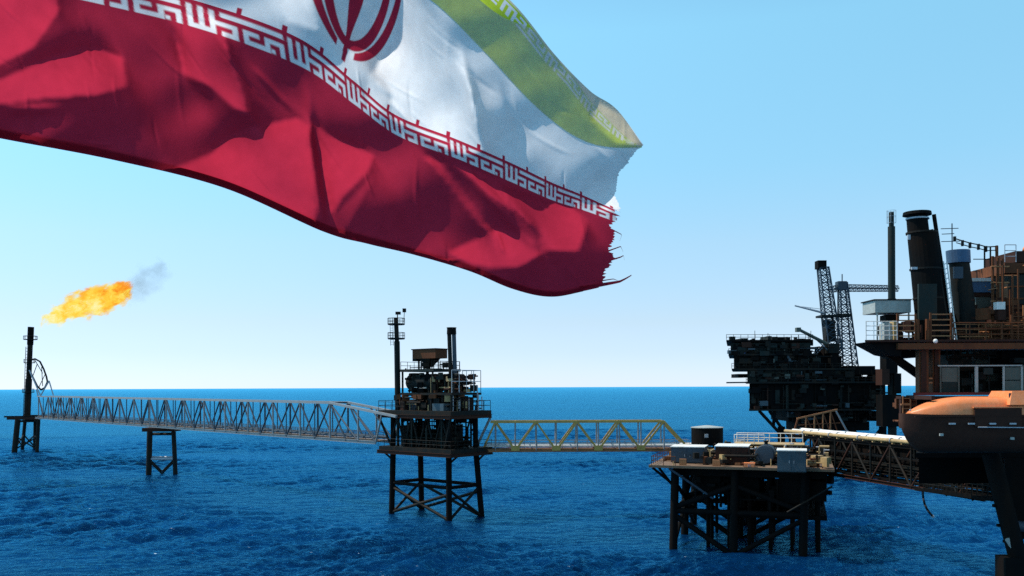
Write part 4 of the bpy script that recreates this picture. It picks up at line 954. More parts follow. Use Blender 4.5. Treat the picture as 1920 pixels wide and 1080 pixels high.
clutter(npf, 'floor_machinery', NX, at(1765, 700, DN+5).x, xb, 1.5, 8, zf, zf+3.0, 80, 'dark_steel', 26, rad=(.06, .2))
clutter(npf, 'end_pipework', NX, at(1690, 700, DN+1).x, at(1716, 700, DN+1).x, -.3, 3, Z(800, DN, 1700), Z(748, DN, 1700), 26, 'rust', 27, rad=(.03, .09), boxes=.15)
# cabin on the corner
cb = Thing('deck_cabin', 'open shelter with pale grey roof box at the left corner of the rusty deck', 'shelter', tuple(at(1675, 637, DN+3)))
fbox(cb, 'roof_box', 1641, 563, 1708, 586, DN+2.6, 2.6, 'pale_panel'); fbox(cb, 'roof_cap', 1639, 560.5, 1710, 562.8, DN+2.5, 2.8, 'dark_steel')
for x in (1645, 1704):
    for d in (2.8, 4.9): cb.tube('post', at(x, 637, DN+d)*1, Vector((at(x, 637, DN+d).x, at(x, 637, DN+d).y, Z(586, DN+2.8, x))), .07, 'pale_panel')
fbox(cb, 'winch', 1661, 590, 1686, 602, DN+3.2, 1.2, 'black_steel'); fbox(cb, 'winch_base', 1664, 602.2, 1682, 637, DN+3.3, 1.0, 'pale_panel')

def slant_stack(name, label, prof, D, mat, cat='chimney', n=24):
    """prof = [(x0, x1, y, material)] silhouette rows from the base upwards; round section"""
    t = Thing(name, label, cat, tuple(at((prof[0][0]+prof[0][1])/2, prof[0][2], D)))
    return t
def cone(t, nm, x0, x1, y0, x2, x3, y1, D, mat, n=24, sq=False):
    p, q = at((x0+x1)/2, y0, D), at((x2+x3)/2, y1, D); r0 = (x1-x0)/2*D/F; r1 = (x3-x2)/2*D/F
    b = MB(); vs_ = []
    if sq:
        for ctr, r_ in ((p, r0), (q, r1)):
            for sx, sy in ((-1,-1),(1,-1),(1,1),(-1,1)): vs_.append(ctr+Vector((sx*r_, sy*r_, 0)))
        b.add(vs_, [(3,2,1,0),(4,5,6,7),(0,1,5,4),(1,2,6,5),(2,3,7,6),(3,0,4,7)]); return t.mesh(nm, b, mat)
    for ctr, r_ in ((p, r0), (q, r1)):
        for i in range(n): a = 2*math.pi*i/n; vs_.append(ctr+Vector((r_*math.cos(a), r_*math.sin(a), 0)))
    b.add(vs_, [(i, (i+1) % n, n+(i+1) % n, n+i) for i in range(n)]+[tuple(range(n-1,-1,-1)), tuple(range(n, 2*n))]); return t.mesh(nm, b, mat)
s1 = slant_stack('exhaust_stack', 'big black leaning exhaust stack with a flat cap, tallest on the rusty deck', [(1719, 1776, 637)], DN+3, 'black_steel')
D1 = DN+3
cone(s1, 'body', 1722, 1778, 637, 1703, 1757, 438, D1, 'black_steel', sq=False); cone(s1, 'neck', 1703, 1741, 437.6, 1701, 1738, 412, D1, 'black_steel')
cone(s1, 'collar', 1700, 1741, 411.8, 1699, 1740, 409, D1, 'galvanised'); cone(s1, 'neck', 1706, 1734, 408.8, 1705, 1735, 404, D1, 'black_steel'); cone(s1, 'cap', 1694, 1745, 403.8, 1695, 1744, 398, D1, 'black_steel')
s1.tube('side_pipe', at(1782, 610, D1-.6), at(1751, 402, D1-.6), .16, 'black_steel'); s1.tube('side_pipe', at(1776, 600, D1-.9), at(1747, 430, D1-.9), .12, 'dark_steel')
for yy, xx in ((437, 1728), (505, 1735), (560, 1741)):
    cone(s1, 'stiffener', xx-27.5, xx+29, yy+1.6, xx-27.8, xx+28.7, yy-1.6, D1, 'dark_steel')
fbox(s1, 'access_panel', 1723, 532, 1757, 600, D1-1.42, .25, 'green_steel')
s1.box('bracket', tuple(at(1704, 445, D1-1)), (.2, .2, .4), 'galvanised'); s1.box('bracket', tuple(at(1714, 503, D1-1.2)), (.45, .2, .2), 'galvanised')
ld = Thing('access_ladder', 'pale zigzag access ladder climbing between the two leaning stacks', 'ladder', tuple(at(1789, 637, D1-1)))
for side in (-1, 1): ld.tube('rail', at(1791+side*3, 637, D1-1), at(1772+side*3, 490, D1-1), .05, 'white_paint')
for k in range(16):
    t = k/16; x = 1791-19*t; y = 637-147*t-3; ld.bar('rung', at(x-3, y, D1-1), at(x+3, y-4, D1-1), .08, .05, 'galvanised')
D2 = DN+4
s2 = slant_stack('exhaust_stack', 'shorter blue capped exhaust stack right of the big black one', [(1792, 1832, 637)], D2, 'dark_steel')
cone(s2, 'body', 1793, 1835, 637, 1781, 1816, 494, D2, 'dark_steel'); cone(s2, 'cap', 1777, 1818, 493.6, 1775, 1817, 470, D2, 'blue_grey'); cone(s2, 'collar', 1785, 1821, 530, 1784.5, 1820.5, 526, D2, 'rust_dark')
fbox(s2, 'inspection_panel', 1789, 500, 1806, 522, D2-.80, .2, 'blue_steel'); cone(s2, 'stiffener', 1788, 1826, 566, 1787.7, 1825.7, 562, D2, 'rust_dark'); cone(s2, 'stiffener', 1791, 1831, 600, 1790.7, 1830.7, 596, D2, 'rust_dark')
# aerial and cable rail behind
ar = Thing('aerial_mast', 'thin cross shaped aerial standing behind the blue capped stack', 'antenna', tuple(at(1787, 637, DN+9)))
ar.tube('pole', at(1786, 637, DN+9), at(1785, 419, DN+9), .05, 'blue_steel')
for y, x0, x1 in ((428, 1764, 1797), (438, 1766, 1789), (452, 1765, 1800)): ar.tube('arm', at(x0, y+1, DN+9), at(x1, y, DN+9), .035, 'blue_steel')
fbox(ar, 'junction_box', 1789, 443, 1793, 452, DN+8.9, .2, 'dark_steel')
cb2 = Thing('cable_rack', 'festoon cable rack with dangling loops running across to the rusty block', 'cable rack', tuple(at(1865, 637, DN+8)))
pts = [(1793,448),(1806,452),(1820,456),(1836,459),(1850,463),(1870,462)]
b = MB(); b.path([at(x, y, DN+8) for x, y in pts], .05); b.path([at(x, y+7, DN+8) for x, y in pts], .04); cb2.mesh('cable', b, 'dark_steel')
for x, y in pts[1:]: fbox(cb2, 'clamp', x-1.5, y-2, x+1.5, y+9, DN+7.9, .25, 'dark_steel')
for x in (1846, 1857, 1869): cb2.tube('post', at(x, 637, DN+8), at(x, 462, DN+8), .07 if x < 1865 else .13, 'dark_steel' if x < 1865 else 'rust')
for y in (486, 508): cb2.tube('cross_rail', at(1825, y, DN+8), at(1870, y, DN+8), .04, 'dark_steel')
pm = Thing('ventilation_unit', 'pale blue grey box unit with white lid behind the blue capped stack', 'air handler', tuple(at(1842, 637, DN+6)))
fbox(pm, 'body', 1822, 528, 1858, 548, DN+6, 2.0, 'blue_grey'); fbox(pm, 'lid', 1820, 521, 1860, 527.5, DN+5.9, 2.2, 'white_paint'); fbox(pm, 'skirt', 1824, 548.5, 1857, 556, DN+6.1, 1.8, 'rust_dark'); fbox(pm, 'stand', 1830, 556.5, 1856, 637, DN+6.2, 1.6, 'panel_green')
fb = Thing('floodlight', 'white floodlight head on the deck edge in front of the rusty block', 'lamp', tuple(at(1876, 637, DN+1.2)))
fbox(fb, 'head', 1869, 566, 1885, 580, DN+1.0, .5, 'white_paint'); fbox(fb, 'body', 1872, 580.5, 1886, 600, DN+1.1, .6, 'rust_dark'); fb.tube('post', at(1878, 637, DN+1.3), at(1878, 604, DN+1.3), .08, 'rust')
fb2 = Thing('bulkhead_lamp', 'small round white lamp under the rusty deck beside the column', 'lamp', tuple(at(1754, 643, DN+.6)))
p = at(1754, 639.5, DN-.4); b = MB(); b.lathe((p.x, p.y, p.z), [(.05, -.17), (.14, -.12), (.17, 0), (.14, .12), (.05, .17)], n=14); fb2.mesh('globe', b, 'white_paint', smooth=True); fb2.tube('bracket', p, p+Vector((0, .28, 0)), .05, 'rust')
rb = Thing('generator_block', 'rusty block with railing and pipes at the right edge above the deck', 'machinery', tuple(at(1905, 637, DN+4)))
fbox(rb, 'housing', 1884, 492, 2060, 512, DN+4, 6, 'rust'); fbox(rb, 'housing', 1904, 470, 2060, 491.5, DN+4.2, 5, 'rust_dark'); fbox(rb, 'panel', 1890, 514, 2060, 570, DN+4.3, 5, 'green_steel'); fbox(rb, 'base', 1872, 570.5, 2060, 637, DN+4.2, 5, 'rust_dark')
for x in (1862, 1872, 1880): rb.tube('pipe', at(x, 637, DN+3.5), at(x-1, 478+random.uniform(-14, 12), DN+3.5), .11, 'rust')
for y in (500, 530, 565): rb.tube('pipe', at(1858, y, DN+3.4), at(1892, y, DN+3.4), .07, 'rust_light')
rb.rail([at(1884, 491.5, DN+4.2), at(1905, 491.5, DN+4.2)], 'galvanised', h=1.45, r=.035, rails=3)
b = MB(); q = at(1934, 470, DN+5); b.lathe(tuple(q), [(.7, 0), (.65, .25), (.5, .45), (.2, .6)], n=18); rb.mesh('dome', b, 'orange_grp', smooth=True)
for k in range(5): fbox(rb, 'louvre', 1900, 575+k*11, 1960, 580+k*11, DN+4.05, .12, 'rust')

# lifeboat
DL = 65.0
lb = Thing('lifeboat', 'enclosed orange lifeboat with dark hull hanging at the right edge', 'lifeboat', tuple(at(1830, 850, DL)))
def boat():
    xs = np.linspace(1703, 2030, 40); rows = []
    for x in xs:
        t = (x-1703)/(2030-1703); e = min(1.0, t/.30)
        beam = 1.55*(1-(1-e)**2.2)**.75 if e < 1 else 1.55
        if t > .9: beam *= 1-((t-.9)/.1)**2*.5
        keel = 790+62*(1-(1-min(1, t/.16))**2.6); gun = 778-(1-e)**2*2
        rows.append((x, beam, gun, keel))
    hull = MB(); V = []
    n = 9
    for x, bm, gn, ke in rows:
        for j in range(n):
            a = math.pi*j/(n-1)                         # from near gunwale under the keel to the far one
            w = -math.cos(a)*bm*(1 if abs(math.cos(a)) > .98 else .97); k = math.sin(a)**.7
            p = at(x, gn, DL); z0, z1 = p.z, Z(ke, DL, x)
            V.append((p.x, DL+1.6+w, z0+(z1-z0)*k))
    Fq = [(i*n+j, i*n+j+1, (i+1)*n+j+1, (i+1)*n+j) for i in range(len(rows)-1) for j in range(n-1)]
    hull.add(V, Fq+[tuple(range(n)), tuple((len(rows)-1)*n+j for j in range(n-1, -1, -1))]); h_ = lb.mesh('hull', hull, 'rust_dark', smooth=True)
    can = MB(); V = []
    xs = np.linspace(1716, 2024, 36)
    for x in xs:
        t = (x-1716)/(2024-1716); e = min(1, t/.36); ht = (778-745)*(1-(1-e)**2.0)+.8
        if t > .9: ht *= 1-((t-.9)/.1)**2*.7
        bm = 1.42*(1-(1-min(1, t/.30))**2.2)**.75+.03
        for j in range(n):
            a = math.pi*j/(n-1); p = at(x, 778, DL)
            V.append((p.x, DL+1.6-math.copysign(abs(math.cos(a))**.6, math.cos(a))*bm, p.z+.01+ht*DL/F*math.sin(a)**.55))
    can.add(V, [(i*n+j, (i+1)*n+j, (i+1)*n+j+1, i*n+j+1) for i in range(len(xs)-1) for j in range(n-1)]+[tuple(range(n-1, -1, -1)), tuple((len(xs)-1)*n+j for j in range(n))]); lb.mesh('canopy', can, 'orange_grp', smooth=True)
boat()
cone(lb, 'steering_turret', 1868, 1958, 758, 1878, 1948, 733, DL+1.6, 'orange_grp', sq=True)
fbox(lb, 'turret_window', 1893, 737, 1907, 750, DL+.18, .12, 'dark_glass'); fbox(lb, 'turret_window', 1920, 737, 1936, 750, DL+.18, .12, 'dark_glass')
fbox(lb, 'side_hatch', 1828, 765, 1916, 800, DL-.02, .16, 'rust_dark'); fbox(lb, 'hatch_frame', 1826, 762.5, 1918, 764.8, DL-.05, .2, 'orange_grp')
fbox(lb, 'fender', 1716, 778.5, 2020, 782, DL-.04, .12, 'rust_dark')
lb.tube('grab_rail', at(1834, 801, DL-.2), at(2010, 802.5, DL-.2), .04, 'galvanised')
for x in (1786, 1822, 1862, 1900): fbox(lb, 'grab_handle', x-6, 793, x+6, 796, DL-.2, .1, 'galvanised')
for x, y in ((1765, 815), (1898, 822)): lb.box('bollard', tuple(at(x, y, DL-.08)), (.22, .2, .18), 'pale_panel')
lb.tube('bow_hook', at(1712, 775, DL+1.6), at(1706, 768, DL+1.6), .06, 'galvanised'); lb.tube('painter_line', at(1716, 779, DL+.9), at(1742, 790, DL+.5), .03, 'galvanised')
for x in (1745, 1975): lb.tube('fall_wire', at(x, 762, DL+1.6), Vector((at(x, 762, DL+1.6).x, DL+1.6, Z(741, DN, x)-.1)), .035, 'dark_steel')
for x in (1745, 1975):
    p = at(x, 742, DL+1.6); npf.bar('davit_arm', (p.x, DL+1.2, Z(744.5, DN, x)), (p.x, DN+.5, Z(744.5, DN, x)), .25, .3, 'rust_dark')

# ================================================================== THE FLAG
PERIOD = 19
ROWS = ['#.#.#.############', '#.#.#.............', '#.#.####.'+'.###.####', '#.#.#...#.#...#..#', '#####.###.#####..#']
ROWS[2] = '#.#.#####.###.####'
def kufic(cx, cy):
    """1 where the woven script is white; cx, cy in cells, cy downwards from the top row"""
    ix = np.floor(cx).astype(int) % PERIOD; iy = np.floor(cy).astype(int)
    g = np.zeros((5, PERIOD)); 
    for r_, row in enumerate(ROWS):
        for k, ch in enumerate(row): g[r_, k] = ch == '#'
    out = np.where((iy >= 0) & (iy < 5), g[np.clip(iy, 0, 4), ix], 0.0)
    fx = np.mod(cx, PERIOD)
    dot = (fx > 15.15) & (fx < 15.95) & (cy > 4.0) & (cy < 4.9)
    row0fix = (np.floor(cy) == 0) & (fx >= 5) & (fx < 6)
    out[row0fix] = 0
    return np.maximum(out, dot)
def emblem(x, y):
    """red mark: sword between two pairs of crescents; x right, y up, radius 1"""
    def ell(cx, cy, rx, ry): return ((x-cx)/rx)**2+((y-cy)/ry)**2 < 1
    m = np.zeros_like(x, bool); ax_ = np.abs(x)
    for sgn in (1, -1):
        X = x*sgn
        def e2(cx, cy, rx, ry): return ((X-cx)/rx)**2+((y-cy)/ry)**2 < 1
        m |= e2(.0, .08, 1.0, 1.05) & ~e2(-.14, .17, .97, 1.08) & (X > .22)
        m |= e2(.0, .05, .72, .90) & ~e2(-.03, .17, .57, .88) & (X > 0.02) & (y < .75)
    m |= (ax_ < .10+.05*np.cos(y*4)) & (y > -.95) & (y < .8)
    m |= (ax_ < .05) & (y > -1.08) & (y < 0)
    return m
KN = np.array([0, 1.5, 2.5, 3.5, 4.5, 5.5, 6.5, 7.5, 8.5, 9.5, 10.5, 11.0])
CR = np.array([(-390,-150),(-60,-95),(158,-50),(373,3),(557,70),(661,150),(741,215),(858,262),(959,306),(1034,342),(1104,371),(1163,398)], float)
CB = np.array([(-310,195),(0,259),(215,300),(420,352),(604,433),(690,457),(775,477),(880,508),(960,541),(1030,556),(1098,545),(1150,533)], float)
CF = np.array([(-330,-480),(30,-420),(240,-370),(450,-300),(600,-220),(735,-130),(850,-90),(962,6),(1040,102),(1106,170),(1166,216),(1205,272)], float)
CP = np.array([(-330,-330),(20,-260),(230,-210),(400,-170),(560,-110),(690,-60),(806,0),(910,100),(1000,196),(1078,256),(1152,277),(1203,277)], float)
def spline(C, k):
    """monotone-ish Catmull-Rom through the knots"""
    m = np.gradient(C, KN, axis=0)
    i = np.clip(np.searchsorted(KN, k, side='right')-1, 0, len(KN)-2); h = (KN[i+1]-KN[i]); t = (k-KN[i])/h
    t = t[..., None]; h = h[..., None]
    return (2*t**3-3*t**2+1)*C[i]+(t**3-2*t**2+t)*h*m[i]+(-2*t**3+3*t**2)*C[i+1]+(t**3-t**2)*h*m[i+1]
# fold relief: light and dark patches put into the shape by facet tilt
def inpoly(X, Y, poly):
    r_ = np.zeros(X.shape, bool); n = len(poly)
    for i in range(n):
        x0, y0 = poly[i]; x1, y1 = poly[(i+1) % n]
        if y0 == y1: continue
        cnd = ((y0 > Y) != (y1 > Y)) & (X < (x1-x0)*(Y-y0)/(y1-y0)+x0); r_ ^= cnd
    return r_
GX0, GY0, GS, GW, GH = -440, -520, 4, 424, 280
gx, gy = np.meshgrid(GX0+GS*np.arange(GW), GY0+GS*np.arange(GH))
TILT_A = [  # facets that overhang: sunlight comes through them
 [(-400,110),(0,150),(90,110),(165,88),(228,108),(240,160),(180,178),(90,182),(0,196),(-400,200)],
 [(-400,-200),(60,-200),(110,20),(60,90),(-20,130),(-400,90)],
 [(250,-60),(345,-40),(420,60),(432,120),(472,216),(440,205),(400,165),(345,140),(330,60)],
 [(325,318),(400,288),(430,255),(470,240),(560,222),(577,238),(592,428),(500,378),(400,342)],
 [(585,225),(618,255),(700,290),(690,320),(640,372),(622,405),(604,310)],
 [(795,290),(832,305),(866,352),(932,447),(902,428),(836,340)],
 [(842,473),(932,430),(980,436),(1014,478),(966,504),(894,499)],
 [(850,305),(960,350),(1080,392),(1100,420),(1085,470),(1020,470),(1010,430),(960,392),(900,350)],
 [(744,-200),(790,-60),(792,2),(830,60),(884,160),(893,230),(912,285),(873,292),(800,262),(745,228),(733,181),(697,140),(744,60)],
 [(1128,392),(1150,350),(1178,318),(1185,330),(1165,396)],
 [(1120,190),(1170,215),(1206,270),(1150,268),(1110,225)],
]
TILT_B = [  # half-lit facets
 [(640,60),(700,40),(700,100),(660,110)], [(690,140),(740,230),(690,200)],
 [(600,440),(625,405),(700,330),(640,450)], [(500,-100),(560,-100),(600,60),(540,40)],
]
BASE = 0.47*abs(Ldir.x)+Ldir.y
tl = np.full(gx.shape, BASE-.02)              # grazing light
for p_ in TILT_B: tl[inpoly(gx, gy, p_)] = BASE-.35
for p_ in TILT_A: tl[inpoly(gx, gy, p_)] = BASE-1.05
def blur(a, n):
    for ax_ in (0, 1):
        ker = np.ones(n)/n; a = np.apply_along_axis(lambda v: np.convolve(np.pad(v, n//2, mode='edge'), ker, 'valid')[:len(v)], ax_, a)
    return a
# depth field whose slope towards the sun is tl in the least squares sense
mean = tl[gy < 560].mean(); tpad = np.zeros((GH+160, GW+160)); tpad[80:80+GH, 80:80+GW] = tl-mean
ky = 2*np.pi*np.fft.fftfreq(tpad.shape[0])[:, None]; kx = 2*np.pi*np.fft.fftfreq(tpad.shape[1])[None, :]
Aop = 1j*(Ldir.x*np.sin(kx)-Ldir.z*np.sin(ky)); k2 = kx**2+ky**2
hf = np.real(np.fft.ifft2(np.conj(Aop)*np.fft.fft2(tpad)/(np.abs(Aop)**2+0.035*k2+1e-5)))[80:80+GH, 80:80+GW]*GS
hf = blur(hf, 3) + (mean/Ldir.z)*(-(gy-200.0))
def sample(px, py):
    fx = np.clip((px-GX0)/GS, 0, GW-1.001); fy = np.clip((py-GY0)/GS, 0, GH-1.001)
    i, j = fy.astype(int), fx.astype(int); u, v = fx-j, fy-i
    return (hf[i, j]*(1-u)+hf[i, j+1]*u)*(1-v)+(hf[i+1, j]*(1-u)+hf[i+1, j+1]*u)*v
CRS = [((1150,-0.0),)]
def crease(px, py):
    """sharp pinched tucks, in pixels of depth"""
    h = np.zeros_like(px)
    for (x0, y0, x1, y1, w, a) in ((574,150,606,425,9,14), (585,230,612,400,7,-10), (875,330,1008,470,8,12), (905,330,985,420,7,-9), (860,70,905,290,10,10), (468,120,545,205,6,6), (940,150,985,290,8,-6), (0,205,110,205,10,8), (720,180,790,250,6,6), (930,430,945,475,5,6)):
        dx, dy = x1-x0, y1-y0; L = math.hypot(dx, dy); t = ((px-x0)*dx+(py-y0)*dy)/L**2; d = ((px-x0)*dy-(py-y0)*dx)/L
        env = np.exp(-((t-.55)/.42)**4); h += a*np.exp(-(d/w)**2)*env
    return h
_rc = np.random.default_rng(21)
FINE = [(x, y, _rc.normal(R(58), .45), _rc.uniform(35, 120), _rc.uniform(2.5, 5.5), _rc.choice([-1, 1])*_rc.uniform(.7, 2.0)) for x, y in zip(_rc.uniform(-60, 1190, 120), _rc.uniform(-40, 540, 120))]
def fine(px, py):
    """short sharp wrinkles"""
    h = np.zeros_like(px)
    for x, y, th, L, w, a in FINE:
        dx, dy = px-x, py-y; t = dx*math.cos(th)+dy*math.sin(th); d = -dx*math.sin(th)+dy*math.cos(th)+t*t/L*.12
        h += a*np.exp(-(d/w)**2-(t/(L*.5))**4)
    return h
def wob(px, py, seed):
    r_ = np.random.default_rng(seed); h = np.zeros_like(px)
    for i in range(16):
        lam = r_.uniform(45, 210); th = R(62)+r_.normal(0, .38); h += lam*0.0075*np.sin(2*math.pi*(px*math.cos(th)+py*math.sin(th))/lam+r_.uniform(0, 6.28))
    return h
def depth(px, py):
    Db = 6.2 + 3.6*(px+390)/1600.0
    return Db + (sample(px, py)+.8*crease(px, py)+fine(px, py)+wob(px, py, 5))*Db/F*1.0
def unproject(px, py, D):
    dx, dy = px-960.0, YH-py
    return np.stack([(c*dx+s*dy)*D/F, D, H+(-s*dx+c*dy)*D/F], -1)
MM = bpy.data.materials.new('flag_cloth'); MM.use_nodes = True; nn_ = MM.node_tree.nodes; ll = MM.node_tree.links; nn_.clear()
out = nn_.new('ShaderNodeOutputMaterial'); at_n = nn_.new('ShaderNodeVertexColor'); at_n.layer_name = 'dye'
geo = nn_.new('ShaderNodeNewGeometry'); nz = nn_.new('ShaderNodeTexNoise'); nz.inputs['Scale'].default_value = 9; nz.inputs['Detail'].default_value = 6; ll.new(geo.outputs['Position'], nz.inputs['Vector'])
mr = nn_.new('ShaderNodeMapRange'); mr.inputs['To Min'].default_value = 0.82; mr.inputs['To Max'].default_value = 1.08; ll.new(nz.outputs['Fac'], mr.inputs['Value'])
mul = nn_.new('ShaderNodeVectorMath'); mul.operation = 'SCALE'; ll.new(at_n.outputs['Color'], mul.inputs[0]); ll.new(mr.outputs[0], mul.inputs['Scale'])
df = nn_.new('ShaderNodeBsdfDiffuse'); tr = nn_.new('ShaderNodeBsdfTranslucent'); ll.new(mul.outputs[0], df.inputs[0]); ll.new(mul.outputs[0], tr.inputs[0])
w2 = nn_.new('ShaderNodeTexNoise'); w2.inputs['Scale'].default_value = 60; w2.inputs['Detail'].default_value = 3; ll.new(geo.outputs['Position'], w2.inputs['Vector'])
bp = nn_.new('ShaderNodeBump'); bp.inputs['Strength'].default_value = .25; bp.inputs['Distance'].default_value = .004; ll.new(w2.outputs['Fac'], bp.inputs['Height']); ll.new(bp.outputs[0], df.inputs['Normal']); ll.new(bp.outputs[0], tr.inputs['Normal'])
mixs = nn_.new('ShaderNodeMixShader'); mixs.inputs[0].default_value = 0.74; ll.new(df.outputs[0], mixs.inputs[1]); ll.new(tr.outputs[0], mixs.inputs[2]); ll.new(mixs.outputs[0], out.inputs[0])
MATS['flag_cloth'] = MM
RED, WHITE, GREEN = np.array((.43, .022, .050)), np.array((.76, .74, .73)), np.array((.50, .60, .045))
def cloth(name, px, py, D, colr, parent, PM, keep=None):
    nu, nv = px.shape; co = unproject(px, py, D).reshape(-1, 3)
    idx = np.arange(nu*nv).reshape(nu, nv); q = np.stack([idx[:-1, :-1], idx[1:, :-1], idx[1:, 1:], idx[:-1, 1:]], -1).reshape(-1, 4)
    if keep is not None: q = q[keep[:-1, :-1].ravel() & keep[1:, 1:].ravel()]
    me = bpy.data.meshes.new(name); me.vertices.add(len(co)); me.vertices.foreach_set('co', co.ravel())
    me.loops.add(q.size); me.loops.foreach_set('vertex_index', q.ravel().astype(np.int32)); me.polygons.add(len(q)); me.polygons.foreach_set('loop_start', (np.arange(len(q))*4).astype(np.int32))
    me.update(calc_edges=True); me.polygons.foreach_set('use_smooth', [True]*len(me.polygons))
    at_ = me.color_attributes.new('dye', 'FLOAT_COLOR', 'POINT'); rgba = np.ones((len(co), 4)); rgba[:, :3] = colr.reshape(-1, 3); at_.data.foreach_set('color', rgba.ravel())
    me.materials.append(MM)
    o = bpy.data.objects.new(name, me); COL.objects.link(o); o.parent = parent; o.matrix_parent_inverse = PM.inverted()
    return o
def make_flag():
    hoist = unproject(np.array([-350.]), np.array([0.]), np.array([6.25]))[0]
    e = bpy.data.objects.new('national_flag', None); COL.objects.link(e); e.location = hoist; PM = Matrix.Translation(Vector(hoist))
    tag(e, 'large waving red white and green flag with tattered corner in the foreground', 'flag')
    NU = 900; k = np.linspace(0, 11, NU)
    cells = PERIOD*11/NU
    def grid(nv): return np.meshgrid(k, np.linspace(0, 1, nv), indexing='ij')
    # red stripe, from the white border down
    K, T = grid(170); top, bot = spline(CR, K), spline(CB, K)
    # slight belly between the two seams
    P = top*(1-T[..., None])+bot*T[..., None]
    fray = np.random.default_rng(3).normal(0, 1, 170); fray = np.convolve(np.pad(fray, 6, mode='edge'), np.array([.2,.5,1,.5,.2])/2.0, 'same')[6:-6]+1.2*np.sin(np.arange(170)*.13)
    edge = 10.92+0.035*fray-0.18*np.clip((np.linspace(0, 1, 170)-.72)/.28, 0, 1)
    K = K*(edge[None, :]/11.0); top, bot = spline(CR, K), spline(CB, K); P = top*(1-T[..., None])+bot*T[..., None]; keep = None
    cy = T*40-1.0; cx = K*PERIOD-PERIOD*.5+2.5                        # cells
    dk, dv_ = PERIOD*11/NU, 40/170
    w = sum(kufic(cx+i*dk/3, cy+j*dv_/3) for i in (-1, 0, 1) for j in (-1, 0, 1))/9; col_ = RED+(WHITE-RED)*w[..., None]
    cloth('red_stripe', P[..., 0], P[..., 1], depth(P[..., 0], P[..., 1]), col_, e, PM, keep)
    # lower hem: cloth turned up behind itself, dye darkened for the blocked light
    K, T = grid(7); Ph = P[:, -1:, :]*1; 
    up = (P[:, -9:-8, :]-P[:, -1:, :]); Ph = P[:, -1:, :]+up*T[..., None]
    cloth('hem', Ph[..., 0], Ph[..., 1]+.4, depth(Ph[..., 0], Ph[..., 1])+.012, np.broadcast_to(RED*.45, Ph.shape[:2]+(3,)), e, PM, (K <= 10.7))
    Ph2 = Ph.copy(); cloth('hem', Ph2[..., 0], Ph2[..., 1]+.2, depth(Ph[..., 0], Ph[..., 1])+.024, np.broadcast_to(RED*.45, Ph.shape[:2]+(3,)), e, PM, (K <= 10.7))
    # white stripe
    K, T = grid(150); lo, hi = spline(CR, K), spline(CF, K)
    bulge = np.sin(np.pi*T)[..., None]*np.stack([-26*np.clip((K-5)/3, 0, 1), 0*K], -1)
    P = lo*(1-T[..., None])+hi*T[..., None]+bulge
    # T=0 red border ... T=.94 green border (the fold lies a little below it)
    vcell = T*40
    sp_ = ((np.mod(K*PERIOD-PERIOD*.5+2.5, PERIOD)//1 == 9) | (np.mod(K*PERIOD-PERIOD*.5+2.5, PERIOD)//1 == 18)) & (vcell < 1.4)
    col_ = np.where(sp_[..., None], RED, WHITE)
    em = sum(emblem((K+i*11/NU/3-5.26)*.636/.50, (T+j/450-.50)*1.333/.54).astype(float) for i in (-1, 0, 1) for j in (-1, 0, 1))/9
    col_ = col_+(RED-col_)*em[..., None]
    fr2 = 10.98+.05*np.interp(np.linspace(0, 1, 150), np.linspace(0, 1, 170), fray)
    # towards the hoist the fold opens and the green edge stands clear of the white
    cut = 1-.14*np.exp(-((K-6.9)/.9)**4)*1.0
    P = lo*(1-(T*cut)[..., None])+hi*(T*cut)[..., None]+bulge
    P[..., 0] += (1.6*fray[None, :150]*np.clip((K-10.6)/.4, 0, 1))
    Dw = depth(P[..., 0], P[..., 1])
    cloth('white_stripe', P[..., 0], P[..., 1], Dw, col_, e, PM)
    # green stripe folded back behind the white one
    K, T = grid(110); hi, lo = spline(CF, K), spline(CP, K)
    P = hi*(1-T[..., None])+lo*T[..., None]
    lead = .03+.62*np.clip((K-8.9)/2.1, 0, 1)**1.3
    cx = K*PERIOD-PERIOD*.5+2.5; cy = 6.5-(T-lead+.03)*27
    w = kufic(cx, cy); 
    gcol = GREEN+(WHITE-GREEN)*w[..., None]
    gcol = np.where((T < lead)[..., None], np.array((.70, .60, .40)), gcol)  # cream: white cloth with its sunlit warmth put into the dye
    gap = 0.003+0.004*np.sin(np.pi*np.clip(T, 0, 1)*.5)
    # the flap takes the shape of the sheet in front of it
    cloth('green_stripe', P[..., 0], P[..., 1], depth(P[..., 0], P[..., 1])+gap, gcol, e, PM)
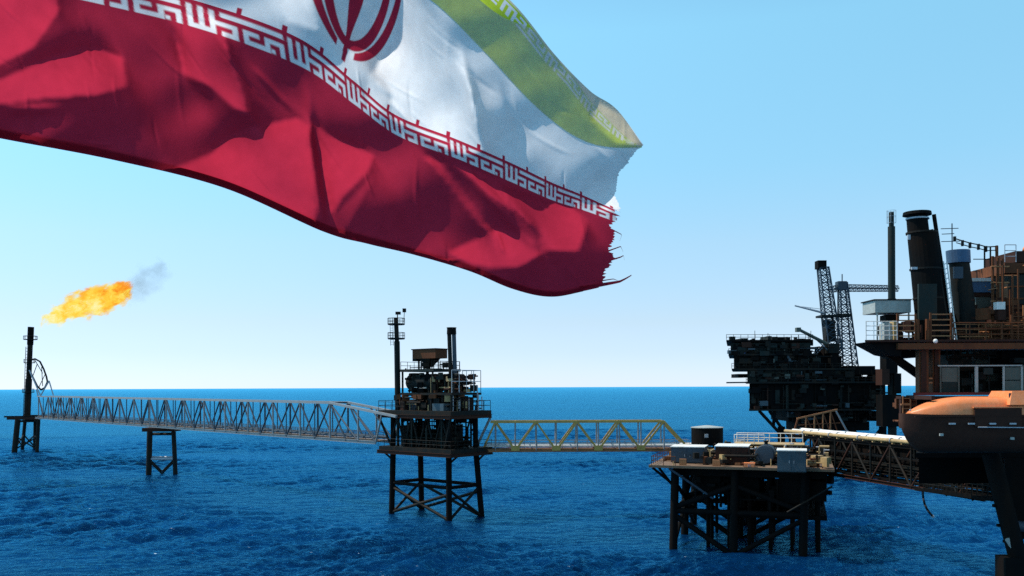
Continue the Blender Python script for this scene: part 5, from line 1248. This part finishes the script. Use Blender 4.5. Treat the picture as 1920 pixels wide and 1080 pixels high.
    # loose threads at the torn corner
    for pts, w_ in (([(1100,541),(1122,535),(1145,531),(1162,528),(1174,522),(1184,516)], 4.0), ([(1160,488),(1164,482),(1169,479),(1171,488)], 1.6), ([(1158,470),(1164,462),(1168,472)], 1.4), ([(1140,527),(1150,523),(1158,526)], 1.2), ([(1163,430),(1166,440),(1162,452)], 1.2)):
        pts = np.array(pts, float); pts[0] -= (16, 0); tt = np.linspace(0, 1, 14); xs = np.interp(tt, np.linspace(0, 1, len(pts)), pts[:, 0]); ys = np.interp(tt, np.linspace(0, 1, len(pts)), pts[:, 1])
        ww = w_*(1-.75*tt); px = np.stack([xs, xs], 1); py = np.stack([ys-ww, ys+ww], 1); d_ = 9.45+.02*np.sin(tt*9)[:, None]+np.zeros((1, 2)); d_ = depth(px*0+1120, py*0+520)+.006+0*d_
        cloth('torn_strand', px, py, d_, np.broadcast_to(RED*.5, px.shape+(3,)), e, PM)
    return e
make_flag()
# pole and its little stand, left of the view
hx = unproject(np.array([-355.]), np.array([-200.]), np.array([6.2]))[0]
fp = Thing('flagpole', 'white flagpole just left of the view that carries the flag', 'flagpole', (hx[0], hx[1], 18.3))
fp.tube('pole', (hx[0]-.1, hx[1], 18.3), (hx[0]-.1, hx[1], 23.6), .06, 'white_paint')
b = MB(); b.lathe((hx[0]-.1, hx[1], 23.6), [(.02, 0), (.09, .05), (.11, .12), (.07, .2), (.02, .23)], n=12); fp.mesh('finial', b, 'white_paint', smooth=True)
b = MB(); b.lathe((hx[0]-.1, hx[1], 18.3), [(.2, 0), (.2, .04), (.1, .06), (.1, .3)], n=12); fp.mesh('base_flange', b, 'galvanised')
vd = Thing('viewing_platform', 'small grey deck on legs that the flagpole and the viewer stand on', 'oil platform', (-3.2, 1.5, 0))
vd.box('deck', (-2.6, 1.7, 18.15), (9.0, 10.0, .28), 'galvanised')
for a, b_ in ((-6.4, -2.6), (1.2, -2.6), (-6.4, 6.0), (1.2, 6.0)): vd.tube('leg', (a, b_, -2), (a, b_, 18.0), .35, 'dark_steel')
print('objects', len(bpy.data.objects))
